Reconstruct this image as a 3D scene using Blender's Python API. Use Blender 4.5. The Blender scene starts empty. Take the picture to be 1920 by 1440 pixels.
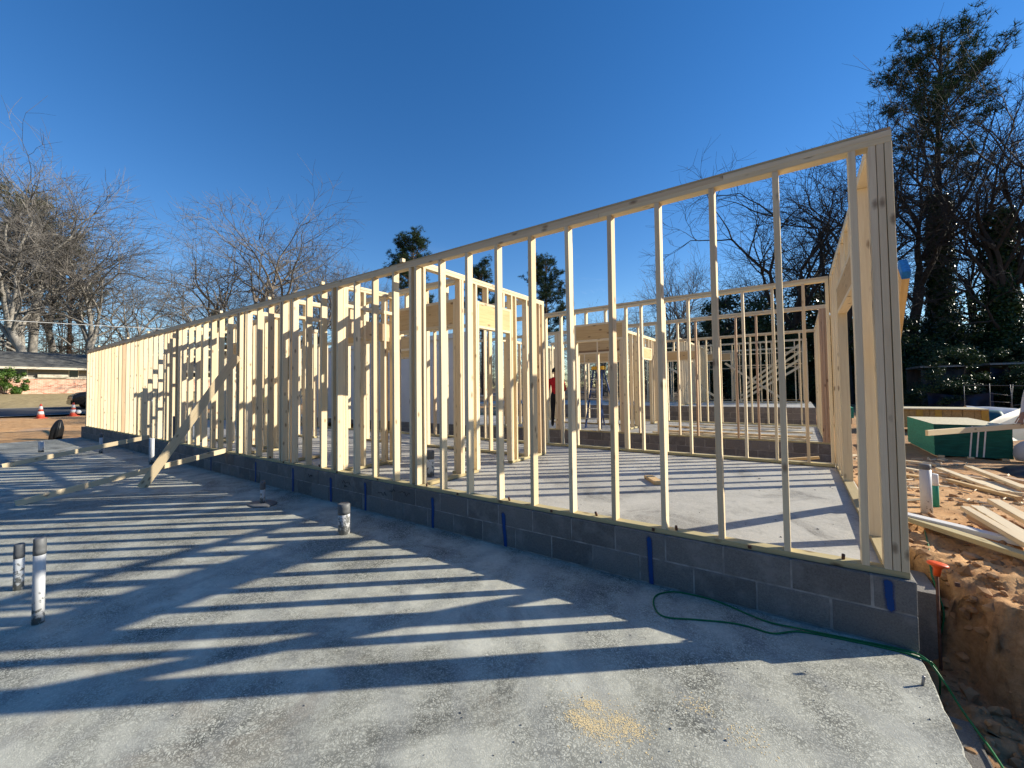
import bpy, bmesh, math, random
from mathutils import Vector, Matrix, Quaternion, noise

random.seed(11)
scene = bpy.context.scene
COL = scene.collection
R_ = random.Random(5)

# ------------------------------------------------------------------ camera
cam = bpy.data.cameras.new('camera')
cam.sensor_width = 36.0
cam.lens = 14.455
cam.shift_y = -0.00762
cam.clip_start = 0.05
cam.clip_end = 2000.0
cam_ob = bpy.data.objects.new('camera', cam)
COL.objects.link(cam_ob)
_pitch, _roll, _yaw = 0.0315, -0.0124, 0.6080
_F = Vector((-math.sin(_yaw) * math.cos(_pitch), math.cos(_yaw) * math.cos(_pitch), math.sin(_pitch)))
_R0 = Vector((math.cos(_yaw), math.sin(_yaw), 0))
_U0 = _R0.cross(_F)
_R = _R0 * math.cos(_roll) + _U0 * math.sin(_roll)
_U = -_R0 * math.sin(_roll) + _U0 * math.cos(_roll)
_m = Matrix((( _R.x, _U.x, -_F.x), (_R.y, _U.y, -_F.y), (_R.z, _U.z, -_F.z))).to_4x4()
_m.translation = Vector((-0.5351, -3.3359, 1.559))
cam_ob.matrix_world = _m
scene.camera = cam_ob

# ------------------------------------------------------------------ world, sun, exposure
SUN_EL = math.radians(23.65)
SUN_AZ = math.atan2(0.768, 0.640)            # from +Y towards +X
world = bpy.data.worlds.new('World')
scene.world = world
world.use_nodes = True
wn = world.node_tree.nodes
wl = world.node_tree.links
for n in list(wn):
    wn.remove(n)
sky = wn.new('ShaderNodeTexSky')
sky.sky_type = 'NISHITA'
sky.sun_disc = False
sky.sun_elevation = SUN_EL
sky.sun_rotation = SUN_AZ
sky.altitude = 300.0
sky.air_density = 1.0
sky.dust_density = 0.0
sky.ozone_density = 2.0
bg = wn.new('ShaderNodeBackground')
bg.inputs['Strength'].default_value = 0.108
wo = wn.new('ShaderNodeOutputWorld')
hs = wn.new('ShaderNodeHueSaturation')
hs.inputs['Saturation'].default_value = 1.34
hs.inputs['Hue'].default_value = 0.508
hs.inputs['Value'].default_value = 1.0
wl.new(sky.outputs[0], hs.inputs['Color'])
# a few faint cirrus wisps low in the sky
tcw_ = wn.new('ShaderNodeTexCoord')
mpw = wn.new('ShaderNodeMapping'); mpw.inputs['Scale'].default_value = (3.0, 3.0, 11.0); mpw.inputs['Rotation'].default_value = (0.15, 0.1, 0.6)
nzw = wn.new('ShaderNodeTexNoise'); nzw.inputs['Scale'].default_value = 1.7; nzw.inputs['Detail'].default_value = 9.0; nzw.inputs['Roughness'].default_value = 0.62; nzw.inputs['Distortion'].default_value = 0.5
rpw = wn.new('ShaderNodeValToRGB')
rpw.color_ramp.elements[0].position = 0.58; rpw.color_ramp.elements[0].color = (0, 0, 0, 1)
rpw.color_ramp.elements[1].position = 0.82; rpw.color_ramp.elements[1].color = (0.16, 0.16, 0.16, 1)
mxw = wn.new('ShaderNodeMix'); mxw.data_type = 'RGBA'
wl.new(tcw_.outputs['Generated'], mpw.inputs['Vector']); wl.new(mpw.outputs[0], nzw.inputs['Vector']); wl.new(nzw.outputs['Fac'], rpw.inputs['Fac'])
sxw = wn.new('ShaderNodeSeparateXYZ'); wl.new(tcw_.outputs['Generated'], sxw.inputs[0])
lww = wn.new('ShaderNodeMapRange'); lww.inputs[1].default_value = 0.22; lww.inputs[2].default_value = 0.34; lww.inputs[3].default_value = 1.0; lww.inputs[4].default_value = 0.0
wl.new(sxw.outputs['Z'], lww.inputs[0])
mlw = wn.new('ShaderNodeMath'); mlw.operation = 'MULTIPLY'
wl.new(rpw.outputs['Color'], mlw.inputs[0]); wl.new(lww.outputs[0], mlw.inputs[1])
wl.new(mlw.outputs[0], mxw.inputs[0]); wl.new(hs.outputs[0], mxw.inputs[6]); mxw.inputs[7].default_value = (7.5, 7.9, 8.6, 1)
wl.new(mxw.outputs[2], bg.inputs['Color'])
wl.new(bg.outputs[0], wo.inputs['Surface'])

sun = bpy.data.lights.new('sun', 'SUN')
sun.energy = 5.0
sun.angle = math.radians(0.53)
sun.color = (1.0, 0.92, 0.77)
sun_ob = bpy.data.objects.new('sun', sun)
COL.objects.link(sun_ob)
SUN_DIR = Vector((math.sin(SUN_AZ) * math.cos(SUN_EL), math.cos(SUN_AZ) * math.cos(SUN_EL), math.sin(SUN_EL)))
sun_ob.rotation_euler = SUN_DIR.to_track_quat('Z', 'Y').to_euler()
sun_ob.location = (20, 20, 30)

vs = scene.view_settings
vs.view_transform = 'Standard'
vs.look = 'None'
vs.gamma = 1.0
vs.exposure = 0.70
scene.render.film_transparent = False

# ------------------------------------------------------------------ node helpers
class NT:
    def __init__(self, name):
        self.m = bpy.data.materials.new(name)
        self.m.use_nodes = True
        self.t = self.m.node_tree
        self.b = self.t.nodes['Principled BSDF']
        self.b.inputs['Specular IOR Level'].default_value = 0.3
    def n(self, typ, **kw):
        nd = self.t.nodes.new(typ)
        for k, v in kw.items():
            setattr(nd, k, v)
        return nd
    def l(self, a, b):
        self.t.links.new(a, b)
    def coord(self, scale=(1, 1, 1), rnd=0.0, kind='Object'):
        tc = self.n('ShaderNodeTexCoord')
        mp = self.n('ShaderNodeMapping')
        mp.inputs['Scale'].default_value = scale
        src = tc.outputs[kind]
        if rnd:
            oi = self.n('ShaderNodeObjectInfo')
            mu = self.n('ShaderNodeMath', operation='MULTIPLY')
            mu.inputs[1].default_value = rnd
            self.l(oi.outputs['Random'], mu.inputs[0])
            ad = self.n('ShaderNodeVectorMath', operation='ADD')
            self.l(src, ad.inputs[0])
            self.l(mu.outputs[0], ad.inputs[1])
            src = ad.outputs[0]
        self.l(src, mp.inputs['Vector'])
        return mp.outputs[0]
    def noise(self, vec, scale, detail=4.0, rough=0.55, dist=0.0):
        nd = self.n('ShaderNodeTexNoise')
        nd.inputs['Scale'].default_value = scale
        nd.inputs['Detail'].default_value = detail
        nd.inputs['Roughness'].default_value = rough
        nd.inputs['Distortion'].default_value = dist
        self.l(vec, nd.inputs['Vector'])
        return nd.outputs['Fac']
    def voro(self, vec, scale, feature='F1'):
        nd = self.n('ShaderNodeTexVoronoi', feature=feature)
        nd.inputs['Scale'].default_value = scale
        self.l(vec, nd.inputs['Vector'])
        return nd
    def ramp(self, fac, stops, interp='LINEAR'):
        nd = self.n('ShaderNodeValToRGB')
        cr = nd.color_ramp
        cr.interpolation = interp
        while len(cr.elements) < len(stops):
            cr.elements.new(0.5)
        for e, (p, c) in zip(cr.elements, stops):
            e.position = p
            e.color = (c, c, c, 1) if isinstance(c, (int, float)) else (c[0], c[1], c[2], 1)
        self.l(fac, nd.inputs['Fac'])
        return nd.outputs['Color']
    def mix(self, fac, a, b, mode='MIX'):
        nd = self.n('ShaderNodeMix', data_type='RGBA', blend_type=mode)
        for v, i in ((a, 6), (b, 7)):
            if isinstance(v, (tuple, list)):
                nd.inputs[i].default_value = (v[0], v[1], v[2], 1)
            else:
                self.l(v, nd.inputs[i])
        if isinstance(fac, (int, float)):
            nd.inputs[0].default_value = fac
        else:
            self.l(fac, nd.inputs[0])
        return nd.outputs[2]
    def math(self, op, a, b):
        nd = self.n('ShaderNodeMath', operation=op)
        for v, i in ((a, 0), (b, 1)):
            if isinstance(v, (int, float)):
                nd.inputs[i].default_value = v
            else:
                self.l(v, nd.inputs[i])
        return nd.outputs[0]
    def color(self, c):
        if isinstance(c, (tuple, list)):
            self.b.inputs['Base Color'].default_value = (c[0], c[1], c[2], 1)
        else:
            self.l(c, self.b.inputs['Base Color'])
    def rough(self, v):
        if isinstance(v, (int, float)):
            self.b.inputs['Roughness'].default_value = v
        else:
            self.l(v, self.b.inputs['Roughness'])
    def bump(self, h, strength=0.3, dist=0.01):
        nd = self.n('ShaderNodeBump')
        nd.inputs['Strength'].default_value = strength
        nd.inputs['Distance'].default_value = dist
        self.l(h, nd.inputs['Height'])
        self.l(nd.outputs[0], self.b.inputs['Normal'])

def mat_wood(name, pale, mid, dark, knot=(0.10, 0.045, 0.018), knots=0.8):
    t = NT(name)
    v = t.coord((1, 1, 1), 37.0)
    oi = t.n('ShaderNodeObjectInfo')
    mp = t.n('ShaderNodeMapping'); mp.inputs['Scale'].default_value = (26, 26, 0.9)
    t.l(v, mp.inputs['Vector'])
    g = t.noise(mp.outputs[0], 2.0, 5.0, 0.6, 0.6)
    grain = t.ramp(g, [(0.30, mid), (0.55, pale), (0.80, mid)])
    tint = t.ramp(oi.outputs['Random'], [(0.0, (1.06, 1.0, 0.84)), (0.2, (0.97, 0.93, 0.86)), (0.38, (1.05, 1.01, 0.93)), (0.55, (0.88, 0.80, 0.68)), (0.72, (1.06, 1.03, 0.98)), (0.92, (0.92, 0.83, 0.72)), (1.0, (0.86, 0.74, 0.63))])
    c = t.mix(1.0, grain, tint, 'MULTIPLY')
    mp2 = t.n('ShaderNodeMapping'); mp2.inputs['Scale'].default_value = (3, 3, 0.5)
    t.l(v, mp2.inputs['Vector'])
    blotch = t.ramp(t.noise(mp2.outputs[0], 1.6, 3.0), [(0.45, 0.0), (0.75, 0.55)])
    c = t.mix(t.math('MULTIPLY', blotch, 0.7), c, dark)
    mp3 = t.n('ShaderNodeMapping'); mp3.inputs['Scale'].default_value = (9, 9, 4.2)
    t.l(v, mp3.inputs['Vector'])
    vo = t.voro(mp3.outputs[0], 1.0)
    wob = t.math('ADD', vo.outputs['Distance'], t.math('MULTIPLY', t.noise(v, 60.0, 2.0), 0.07))
    kn = t.ramp(wob, [(0.10, knots), (0.17, knots * 0.45), (0.22, 0.0)])
    c = t.mix(kn, c, knot)
    # strips of bark wane along one edge of some boards
    tcw = t.n('ShaderNodeTexCoord'); sw = t.n('ShaderNodeSeparateXYZ'); t.l(tcw.outputs['Object'], sw.inputs[0])
    edge = t.ramp(t.math('MULTIPLY', t.math('ADD', t.math('ADD', sw.outputs['X'], sw.outputs['Y']), t.math('MULTIPLY', t.noise(v, 2.2, 5.0, 0.65), 0.045)), 5.0), [(0.395, 0.0), (0.41, 1.0)])
    some = t.ramp(oi.outputs['Random'], [(0.60, 0.0), (0.61, 0.75), (0.72, 0.75), (0.73, 0.0)])
    c = t.mix(t.math('MULTIPLY', edge, some), c, (0.16, 0.085, 0.045))
    t.color(c)
    t.rough(0.75)
    t.bump(g, 0.15, 0.002)
    return t.m

def mat_plain(name, col, rough=0.6, var=0.12, scale=8.0, metal=0.0, bump=0.0):
    t = NT(name)
    v = t.coord((1, 1, 1), 13.0)
    n = t.noise(v, scale, 5.0)
    lo = tuple(c * (1 - var) for c in col); hi = tuple(min(1, c * (1 + var)) for c in col)
    t.color(t.ramp(n, [(0.3, lo), (0.7, hi)]))
    t.rough(rough)
    t.b.inputs['Metallic'].default_value = metal
    if bump:
        t.bump(n, bump, 0.01)
    return t.m

def mat_slab(name, light, dark, pebble=1.0, sawdust=False):
    t = NT(name)
    v = t.coord((1, 1, 1))
    big = t.noise(v, 0.55, 7.0, 0.6, 0.4)
    med = t.noise(v, 2.6, 6.0, 0.6, 0.3)
    fine = t.noise(v, 38.0, 5.0, 0.7)
    msk = t.ramp(t.math('ADD', t.math('MULTIPLY', big, 0.6), t.math('MULTIPLY', med, 0.5)), [(0.43, 0.0), (0.63, 1.0)])
    c0 = t.mix(t.ramp(fine, [(0.3, 0.0), (0.7, 1.0)]), tuple(x * 0.86 for x in light), tuple(x * 1.08 for x in light))
    # worn laitance: pale flakes in darker paste
    vw = t.n('ShaderNodeVectorMath', operation='ADD')
    t.l(v, vw.inputs[0])
    nv = t.n('ShaderNodeTexNoise'); nv.inputs['Scale'].default_value = 20.0
    t.l(v, nv.inputs['Vector'])
    sc = t.n('ShaderNodeVectorMath', operation='SCALE'); sc.inputs['Scale'].default_value = 0.085
    t.l(nv.outputs['Color'], sc.inputs[0]); t.l(sc.outputs[0], vw.inputs[1])
    vo = t.voro(vw.outputs[0], 62.0, 'DISTANCE_TO_EDGE')
    gap = t.math('MULTIPLY', t.noise(v, 24.0, 3.0, 0.7), 0.42)
    flake = t.ramp(t.math('SUBTRACT', vo.outputs['Distance'], t.math('SUBTRACT', gap, 0.13)), [(0.0, 0.0), (0.09, 1.0)])
    chips = t.ramp(t.noise(v, 70.0, 3.0, 0.6), [(0.42, 0.0), (0.56, 1.0)])
    flake = t.math('MULTIPLY', flake, t.math('ADD', t.math('MULTIPLY', chips, 0.6), 0.4))
    vc = t.voro(vw.outputs[0], 62.0)
    tone = t.ramp(vc.outputs['Color'], [(0.0, tuple(x * 0.72 for x in light)), (0.6, light), (1.0, tuple(x * 1.15 for x in light))])
    c1 = t.mix(flake, dark, tone)
    c = t.mix(t.math('MULTIPLY', msk, pebble), c0, c1)
    # dark scuffs
    st = t.ramp(t.noise(v, 1.3, 8.0, 0.72, 0.8), [(0.51, 0.0), (0.66, 0.85)])
    c = t.mix(st, c, t.mix(flake, tuple(x * 0.7 for x in dark), tuple(x * 0.62 for x in light)))
    if sawdust:
        sub = t.n('ShaderNodeVectorMath', operation='DISTANCE')
        t.l(v, sub.inputs[0]); sub.inputs[1].default_value = (-1.33, -1.47, 0)
        near = t.ramp(sub.outputs['Value'], [(0.02, 1.0), (0.40, 0.0)])
        grains = t.math('MULTIPLY', t.noise(v, 150.0, 2.0, 0.6), 2.2)
        sp = t.ramp(t.math('MULTIPLY', near, t.math('ADD', t.math('MULTIPLY', t.noise(v, 7.0, 6.0, 0.8), 0.9), t.math('SUBTRACT', grains, 1.1))), [(0.36, 0.0), (0.44, 0.8)])
        c = t.mix(t.math('MULTIPLY', sp, 0.45), c, (0.60, 0.49, 0.30))
        mud = t.ramp(t.noise(v, 0.9, 6.0, 0.7, 1.0), [(0.58, 0.0), (0.74, 0.42)])
        c = t.mix(mud, c, (0.34, 0.27, 0.19))
        wv = t.n('ShaderNodeTexWave', wave_type='RINGS', rings_direction='Z')
        wv.inputs['Scale'].default_value = 0.9; wv.inputs['Distortion'].default_value = 9.0; wv.inputs['Detail'].default_value = 4.0; wv.inputs['Detail Scale'].default_value = 0.7
        t.l(v, wv.inputs['Vector'])
        c = t.mix(t.ramp(wv.outputs['Fac'], [(0.62, 0.0), (0.95, 0.30)]), c, (0.26, 0.265, 0.25))
        ck = t.voro(vw.outputs[0], 0.33, 'DISTANCE_TO_EDGE')
        c = t.mix(t.ramp(ck.outputs['Distance'], [(0.0006, 0.16), (0.0025, 0.0)]), c, (0.12, 0.12, 0.115))
        warm = t.ramp(t.noise(v, 2.2, 5.0, 0.7), [(0.45, 0.0), (0.75, 0.30)])
        c = t.mix(warm, c, (0.47, 0.46, 0.36))
    t.color(c)
    t.rough(t.ramp(med, [(0.3, 0.62), (0.7, 0.85)]))
    h = t.math('ADD', t.math('MULTIPLY', fine, 0.5), t.math('MULTIPLY', flake, 0.35))
    t.bump(h, 0.35, 0.004)
    return t.m

def mat_block(name, base, var=0.2):
    t = NT(name)
    v = t.coord((1, 1, 1), 21.0)
    oi = t.n('ShaderNodeObjectInfo')
    f = t.noise(v, 90.0, 4.0, 0.7)
    m = t.noise(v, 5.0, 6.0, 0.65)
    c = t.ramp(f, [(0.3, tuple(x * 0.75 for x in base)), (0.7, tuple(x * 1.2 for x in base))])
    tint = t.ramp(oi.outputs['Random'], [(0, 0.80), (0.5, 1.0), (1.0, 1.18)])
    c = t.mix(1.0, c, tint, 'MULTIPLY')
    pit = t.voro(v, 120.0)
    c = t.mix(t.ramp(pit.outputs['Distance'], [(0.12, 0.65), (0.3, 0.0)]), c, tuple(x * 0.35 for x in base))
    smear = t.ramp(m, [(0.50, 0.0), (0.66, 0.6)])
    c = t.mix(smear, c, tuple(x * 1.55 for x in base))
    t.color(c)
    t.rough(0.9)
    t.bump(f, 0.8, 0.006)
    return t.m

def mat_dirt(name):
    t = NT(name)
    tc = t.n('ShaderNodeTexCoord')
    v = tc.outputs['Object']
    a = t.noise(v, 0.35, 6.0, 0.6)
    b = t.noise(v, 4.0, 8.0, 0.7)
    f = t.noise(v, 40.0, 6.0, 0.75)
    c = t.ramp(b, [(0.28, (0.36, 0.17, 0.07)), (0.5, (0.70, 0.395, 0.165)), (0.72, (0.80, 0.53, 0.27))])
    c = t.mix(t.ramp(f, [(0.35, 0.0), (0.7, 0.55)]), c, (0.25, 0.13, 0.065))
    grey = t.ramp(a, [(0.56, 0.0), (0.68, 0.5)])
    c = t.mix(grey, c, (0.36, 0.30, 0.25))
    # shade of the trench bank painted in: darker clay low beside the slab
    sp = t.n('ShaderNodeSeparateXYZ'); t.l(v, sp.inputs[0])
    bank_shade = t.math('MULTIPLY', t.ramp(t.math('ADD', t.math('MULTIPLY', sp.outputs['X'], 0.5), 0.5), [(0.45, 0.0), (0.5, 1.0)]), t.ramp(t.math('ADD', sp.outputs['Z'], t.math('MULTIPLY', b, 0.35)), [(0.30, 1.0), (0.46, 0.0)]))
    c = t.mix(t.math('MULTIPLY', bank_shade, 0.72), c, t.ramp(t.noise(v, 15.0, 7.0, 0.75), [(0.32, (0.15, 0.08, 0.04)), (0.5, (0.33, 0.185, 0.09)), (0.68, (0.46, 0.28, 0.15))]))
    # winter lawn beyond the road and leaf-litter woodland floor far away
    sx = t.n('ShaderNodeSeparateXYZ'); t.l(v, sx.inputs[0])
    wob = t.math('ADD', sx.outputs['X'], t.math('MULTIPLY', t.noise(v, 0.8, 4.0), 1.2))
    lawn = t.ramp(t.math('MULTIPLY', t.math('ADD', wob, 41.2), -0.6), [(0.0, 0.0), (1.0, 1.0)])
    gcol = t.ramp(t.noise(v, 3.0, 8.0, 0.75), [(0.3, (0.20, 0.16, 0.075)), (0.5, (0.38, 0.29, 0.145)), (0.7, (0.50, 0.39, 0.21))])
    c = t.mix(lawn, c, gcol)
    lit = t.ramp(t.math('MULTIPLY', t.math('SUBTRACT', sx.outputs['Y'], 19.0), 0.1), [(0.0, 0.0), (1.0, 1.0)])
    c = t.mix(lit, c, t.ramp(b, [(0.3, (0.07, 0.05, 0.03)), (0.7, (0.20, 0.14, 0.08))]))
    t.color(c)
    t.rough(0.95)
    t.bump(t.math('ADD', b, t.math('MULTIPLY', f, 0.4)), 0.8, 0.03)
    return t.m

def mat_leaf(name, a, b, rough=0.45, trans=0.25):
    t = NT(name)
    v = t.coord((1, 1, 1), 9.0)
    n = t.noise(v, 1.1, 3.0)
    geo = t.n('ShaderNodeNewGeometry')
    rnd = t.ramp(geo.outputs['Random Per Island'], [(0.0, tuple(x * 0.65 for x in a)), (0.5, a), (1.0, b)])
    c = t.mix(t.ramp(n, [(0.35, 0.0), (0.65, 0.5)]), rnd, a)
    t.color(c)
    t.rough(rough)
    t.b.inputs['Specular IOR Level'].default_value = 0.15 if rough >= 0.5 else 0.3
    if trans:
        tr = t.n('ShaderNodeBsdfTranslucent')
        t.l(c, tr.inputs['Color'])
        mx = t.n('ShaderNodeMixShader'); mx.inputs[0].default_value = trans
        out = t.t.nodes['Material Output']
        t.l(t.b.outputs[0], mx.inputs[1]); t.l(tr.outputs[0], mx.inputs[2])
        t.l(mx.outputs[0], out.inputs['Surface'])
    return t.m

def mat_bark(name, lo, hi, scale=6.0):
    t = NT(name)
    v = t.coord((1, 1, 0.25), 17.0)
    n = t.noise(v, scale, 6.0, 0.7)
    t.color(t.ramp(n, [(0.3, lo), (0.7, hi)]))
    t.rough(0.9)
    t.bump(n, 0.6, 0.03)
    return t.m

def mat_brick(name):
    t = NT(name)
    tc = t.n('ShaderNodeTexCoord')
    sx = t.n('ShaderNodeSeparateXYZ'); t.l(tc.outputs['Object'], sx.inputs[0])
    cb = t.n('ShaderNodeCombineXYZ')
    t.l(sx.outputs['Y'], cb.inputs[0]); t.l(sx.outputs['Z'], cb.inputs[1])
    br = t.n('ShaderNodeTexBrick')
    br.inputs['Scale'].default_value = 1.0
    br.inputs['Brick Width'].default_value = 0.30
    br.inputs['Row Height'].default_value = 0.11
    br.inputs['Mortar Size'].default_value = 0.012
    br.inputs['Color1'].default_value = (0.56, 0.19, 0.11, 1)
    br.inputs['Color2'].default_value = (0.66, 0.46, 0.33, 1)
    br.inputs['Mortar'].default_value = (0.60, 0.54, 0.45, 1)
    t.l(cb.outputs[0], br.inputs['Vector'])
    n = t.noise(tc.outputs['Object'], 1.5, 5.0)
    t.color(t.mix(t.ramp(n, [(0.45, 0.0), (0.7, 0.5)]), br.outputs['Color'], (0.56, 0.29, 0.19)))
    t.rough(0.9)
    t.bump(br.outputs['Fac'], 0.3, 0.01)
    return t.m

M = {}
M['wood'] = mat_wood('spruce_lumber', (0.77, 0.675, 0.495), (0.68, 0.57, 0.395), (0.53, 0.42, 0.275), (0.10, 0.045, 0.018), 0.65)
M['wood_treated'] = mat_wood('treated_lumber', (0.52, 0.46, 0.28), (0.42, 0.365, 0.21), (0.32, 0.265, 0.14))
M['wood_header'] = mat_wood('pine_header_lumber', (0.66, 0.49, 0.27), (0.55, 0.37, 0.18), (0.40, 0.24, 0.11))
M['wood_red'] = mat_wood('reddish_lumber', (0.56, 0.42, 0.30), (0.46, 0.32, 0.21), (0.30, 0.18, 0.11))
M['slab'] = mat_slab('foreground_concrete', (0.56, 0.555, 0.465), (0.115, 0.117, 0.10), 1.0, True)
M['slab_in'] = mat_slab('floor_concrete', (0.52, 0.50, 0.44), (0.24, 0.23, 0.205), 0.5)
M['block'] = mat_block('cinder_block', (0.19, 0.178, 0.162))
M['mortar'] = mat_plain('mortar', (0.31, 0.295, 0.27), 0.95, 0.35, 12.0, 0, 0.4)
M['crumb'] = mat_plain('concrete_crumb', (0.22, 0.215, 0.20), 0.95, 0.4, 40.0)
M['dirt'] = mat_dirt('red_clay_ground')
M['clod'] = mat_plain('clay_clod', (0.50, 0.30, 0.155), 0.95, 0.4, 9.0, 0, 0.6)
def mat_spray(name, col):
    t = NT(name)
    t.color(col); t.rough(0.7)
    at = t.n('ShaderNodeAttribute', attribute_name='cover')
    v = t.coord((1, 1, 1))
    a = t.math('MULTIPLY', at.outputs['Fac'], t.math('ADD', t.noise(v, 130.0, 3.0, 0.7), 0.55))
    a = t.ramp(a, [(0.12, 0.0), (0.60, 0.95)])
    tr = t.n('ShaderNodeBsdfTransparent'); mx = t.n('ShaderNodeMixShader')
    t.l(a, mx.inputs[0]); t.l(tr.outputs[0], mx.inputs[1]); t.l(t.b.outputs[0], mx.inputs[2])
    t.l(mx.outputs[0], t.t.nodes['Material Output'].inputs['Surface'])
    return t.m
M['spray'] = mat_spray('blue_spray_paint_mark', (0.004, 0.055, 0.22))
M['clod_shaded'] = mat_plain('shaded_clay_clod', (0.34, 0.20, 0.10), 0.95, 0.5, 7.0, 0, 0.6)  # clods toned to match the painted shade of the bank
M['blue'] = mat_plain('blue_paint', (0.01, 0.14, 0.50), 0.7, 0.25, 60.0)
M['scrib'] = mat_plain('black_marker', (0.03, 0.03, 0.03), 0.8)
M['pvc'] = None
M['grey_tape'] = mat_plain('grey_duct_tape', (0.13, 0.135, 0.14), 0.5, 0.2, 20.0)
M['green_cord'] = mat_plain('green_rubber_cord', (0.02, 0.16, 0.05), 0.4)
M['steel'] = mat_plain('galvanised_steel', (0.34, 0.34, 0.35), 0.45, 0.15, 20.0, 0.7)
M['rust'] = mat_plain('rusty_steel', (0.12, 0.06, 0.04), 0.85, 0.4, 30.0)
M['orange'] = mat_plain('orange_plastic', (0.75, 0.10, 0.02), 0.45, 0.15, 12.0)
M['white_plastic'] = mat_plain('white_plastic', (0.72, 0.72, 0.70), 0.45, 0.08)
M['cone_red'] = mat_plain('red_cone_plastic', (0.58, 0.09, 0.05), 0.5, 0.2)
M['black_sheet'] = mat_plain('black_plastic_sheet', (0.012, 0.012, 0.013), 0.35, 0.3)
M['asphalt'] = mat_plain('asphalt', (0.09, 0.09, 0.092), 0.9, 0.25, 14.0)
M['gutter'] = mat_plain('concrete_gutter', (0.33, 0.32, 0.30), 0.9, 0.15, 4.0)
M['shingle'] = mat_plain('grey_shingles', (0.115, 0.112, 0.10), 0.9, 0.45, 2.5)
M['trim'] = mat_plain('cream_trim', (0.62, 0.56, 0.44), 0.6, 0.06)
M['shade_wall'] = mat_plain('tan_siding', (0.28, 0.25, 0.21), 0.8, 0.1)
M['glass_dark'] = mat_plain('dark_window_glass', (0.015, 0.016, 0.018), 0.08, 0.1)
M['stone_sill'] = mat_plain('pale_stone', (0.55, 0.50, 0.40), 0.85, 0.2, 6.0)
M['brick'] = mat_brick('red_brick')
M['car'] = mat_plain('black_car_paint', (0.008, 0.008, 0.009), 0.15, 0.1)
M['tyre'] = mat_plain('tyre_rubber', (0.02, 0.02, 0.02), 0.8)
M['lamp'] = mat_plain('clear_lamp', (0.5, 0.5, 0.5), 0.1)
M['green_wrap'] = mat_plain('shaded_green_edge_paint', (0.006, 0.095, 0.075), 0.65, 0.3, 5.0)
M['green_lit'] = mat_plain('lit_green_edge', (0.045, 0.30, 0.20), 0.7, 0.25, 9.0)  # lit tone of the stack's green, painted on its left side; the other is shaded
M['osb'] = mat_plain('oriented_strand_board', (0.60, 0.53, 0.36), 0.8, 0.2, 25.0)
M['osb_edge'] = mat_plain('panel_stack_edge', (0.42, 0.29, 0.13), 0.85, 0.25, 30.0)
M['yellow_strap'] = mat_plain('yellow_strap', (0.48, 0.30, 0.06), 0.5)
M['white_wrap'] = mat_plain('white_house_wrap', (0.68, 0.68, 0.66), 0.55, 0.06, 3.0)
def mat_wrap(name, col, tr=0.55):
    t = NT(name)
    v = t.coord((1, 1, 1), 3.0)
    n = t.noise(v, 3.0, 5.0)
    c = t.ramp(n, [(0.3, tuple(x * 0.9 for x in col)), (0.7, col)])
    t.color(c); t.rough(0.5)
    tl = t.n('ShaderNodeBsdfTranslucent'); t.l(c, tl.inputs['Color'])
    mx = t.n('ShaderNodeMixShader'); mx.inputs[0].default_value = tr
    t.l(t.b.outputs[0], mx.inputs[1]); t.l(tl.outputs[0], mx.inputs[2])
    t.l(mx.outputs[0], t.t.nodes['Material Output'].inputs['Surface'])
    return t.m
M['wrap_sheet'] = mat_wrap('translucent_house_wrap', (0.86, 0.86, 0.84), 0.75)
M['silver_wrap'] = mat_plain('silver_lumber_wrap', (0.42, 0.45, 0.50), 0.45, 0.2, 3.0)
M['teal_print'] = mat_plain('teal_print', (0.02, 0.10, 0.11), 0.6)
M['blue_print'] = mat_plain('blue_print', (0.02, 0.04, 0.22), 0.6)
M['sheath'] = mat_plain('white_sheathing', (0.60, 0.60, 0.59), 0.7, 0.06, 2.0)
M['ladder_blue'] = mat_plain('blue_fibreglass', (0.015, 0.05, 0.17), 0.45)
M['ladder_yellow'] = mat_plain('yellow_plastic', (0.60, 0.34, 0.03), 0.5)
M['alu'] = mat_plain('aluminium', (0.55, 0.55, 0.56), 0.4, 0.05, 10, 0.6)
M['tarp'] = mat_plain('blue_tarp', (0.008, 0.017, 0.045), 0.5, 0.4, 2.0)
M['tarp_grey'] = mat_plain('grey_tarp', (0.028, 0.035, 0.044), 0.5, 0.3, 2.0)
M['skin'] = mat_plain('skin', (0.36, 0.20, 0.13), 0.6, 0.1)
M['red_shirt'] = mat_plain('red_cloth', (0.42, 0.015, 0.02), 0.85, 0.2)
M['green_shirt'] = mat_plain('lime_green_cloth', (0.10, 0.42, 0.03), 0.8, 0.2)
M['white_shirt'] = mat_plain('light_grey_cloth', (0.50, 0.50, 0.50), 0.85, 0.1)
M['black_cloth'] = mat_plain('black_cloth', (0.012, 0.012, 0.016), 0.9, 0.3)
M['grey_cloth'] = mat_plain('grey_trouser_cloth', (0.36, 0.35, 0.33), 0.9, 0.15)
M['boot'] = mat_plain('dark_boot', (0.02, 0.018, 0.016), 0.7)
M['bark_pale'] = mat_bark('pale_grey_bark', (0.17, 0.155, 0.135), (0.40, 0.37, 0.325))
M['twig'] = mat_plain('grey_twigs', (0.155, 0.14, 0.125), 0.9, 0.3, 1.0)
M['twig_dark'] = mat_plain('dark_twigs', (0.045, 0.038, 0.034), 0.9, 0.3, 1.0)
M['bark_grey'] = mat_bark('grey_brown_bark', (0.10, 0.08, 0.06), (0.25, 0.20, 0.155))
M['bark_dark'] = mat_bark('dark_bark', (0.025, 0.02, 0.017), (0.07, 0.055, 0.045))
M['bark_pine'] = mat_bark('pine_bark', (0.05, 0.03, 0.02), (0.14, 0.085, 0.055))
M['needle'] = mat_leaf('pine_needles', (0.026, 0.05, 0.022), (0.06, 0.085, 0.034), 0.75, 0.12)
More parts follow.
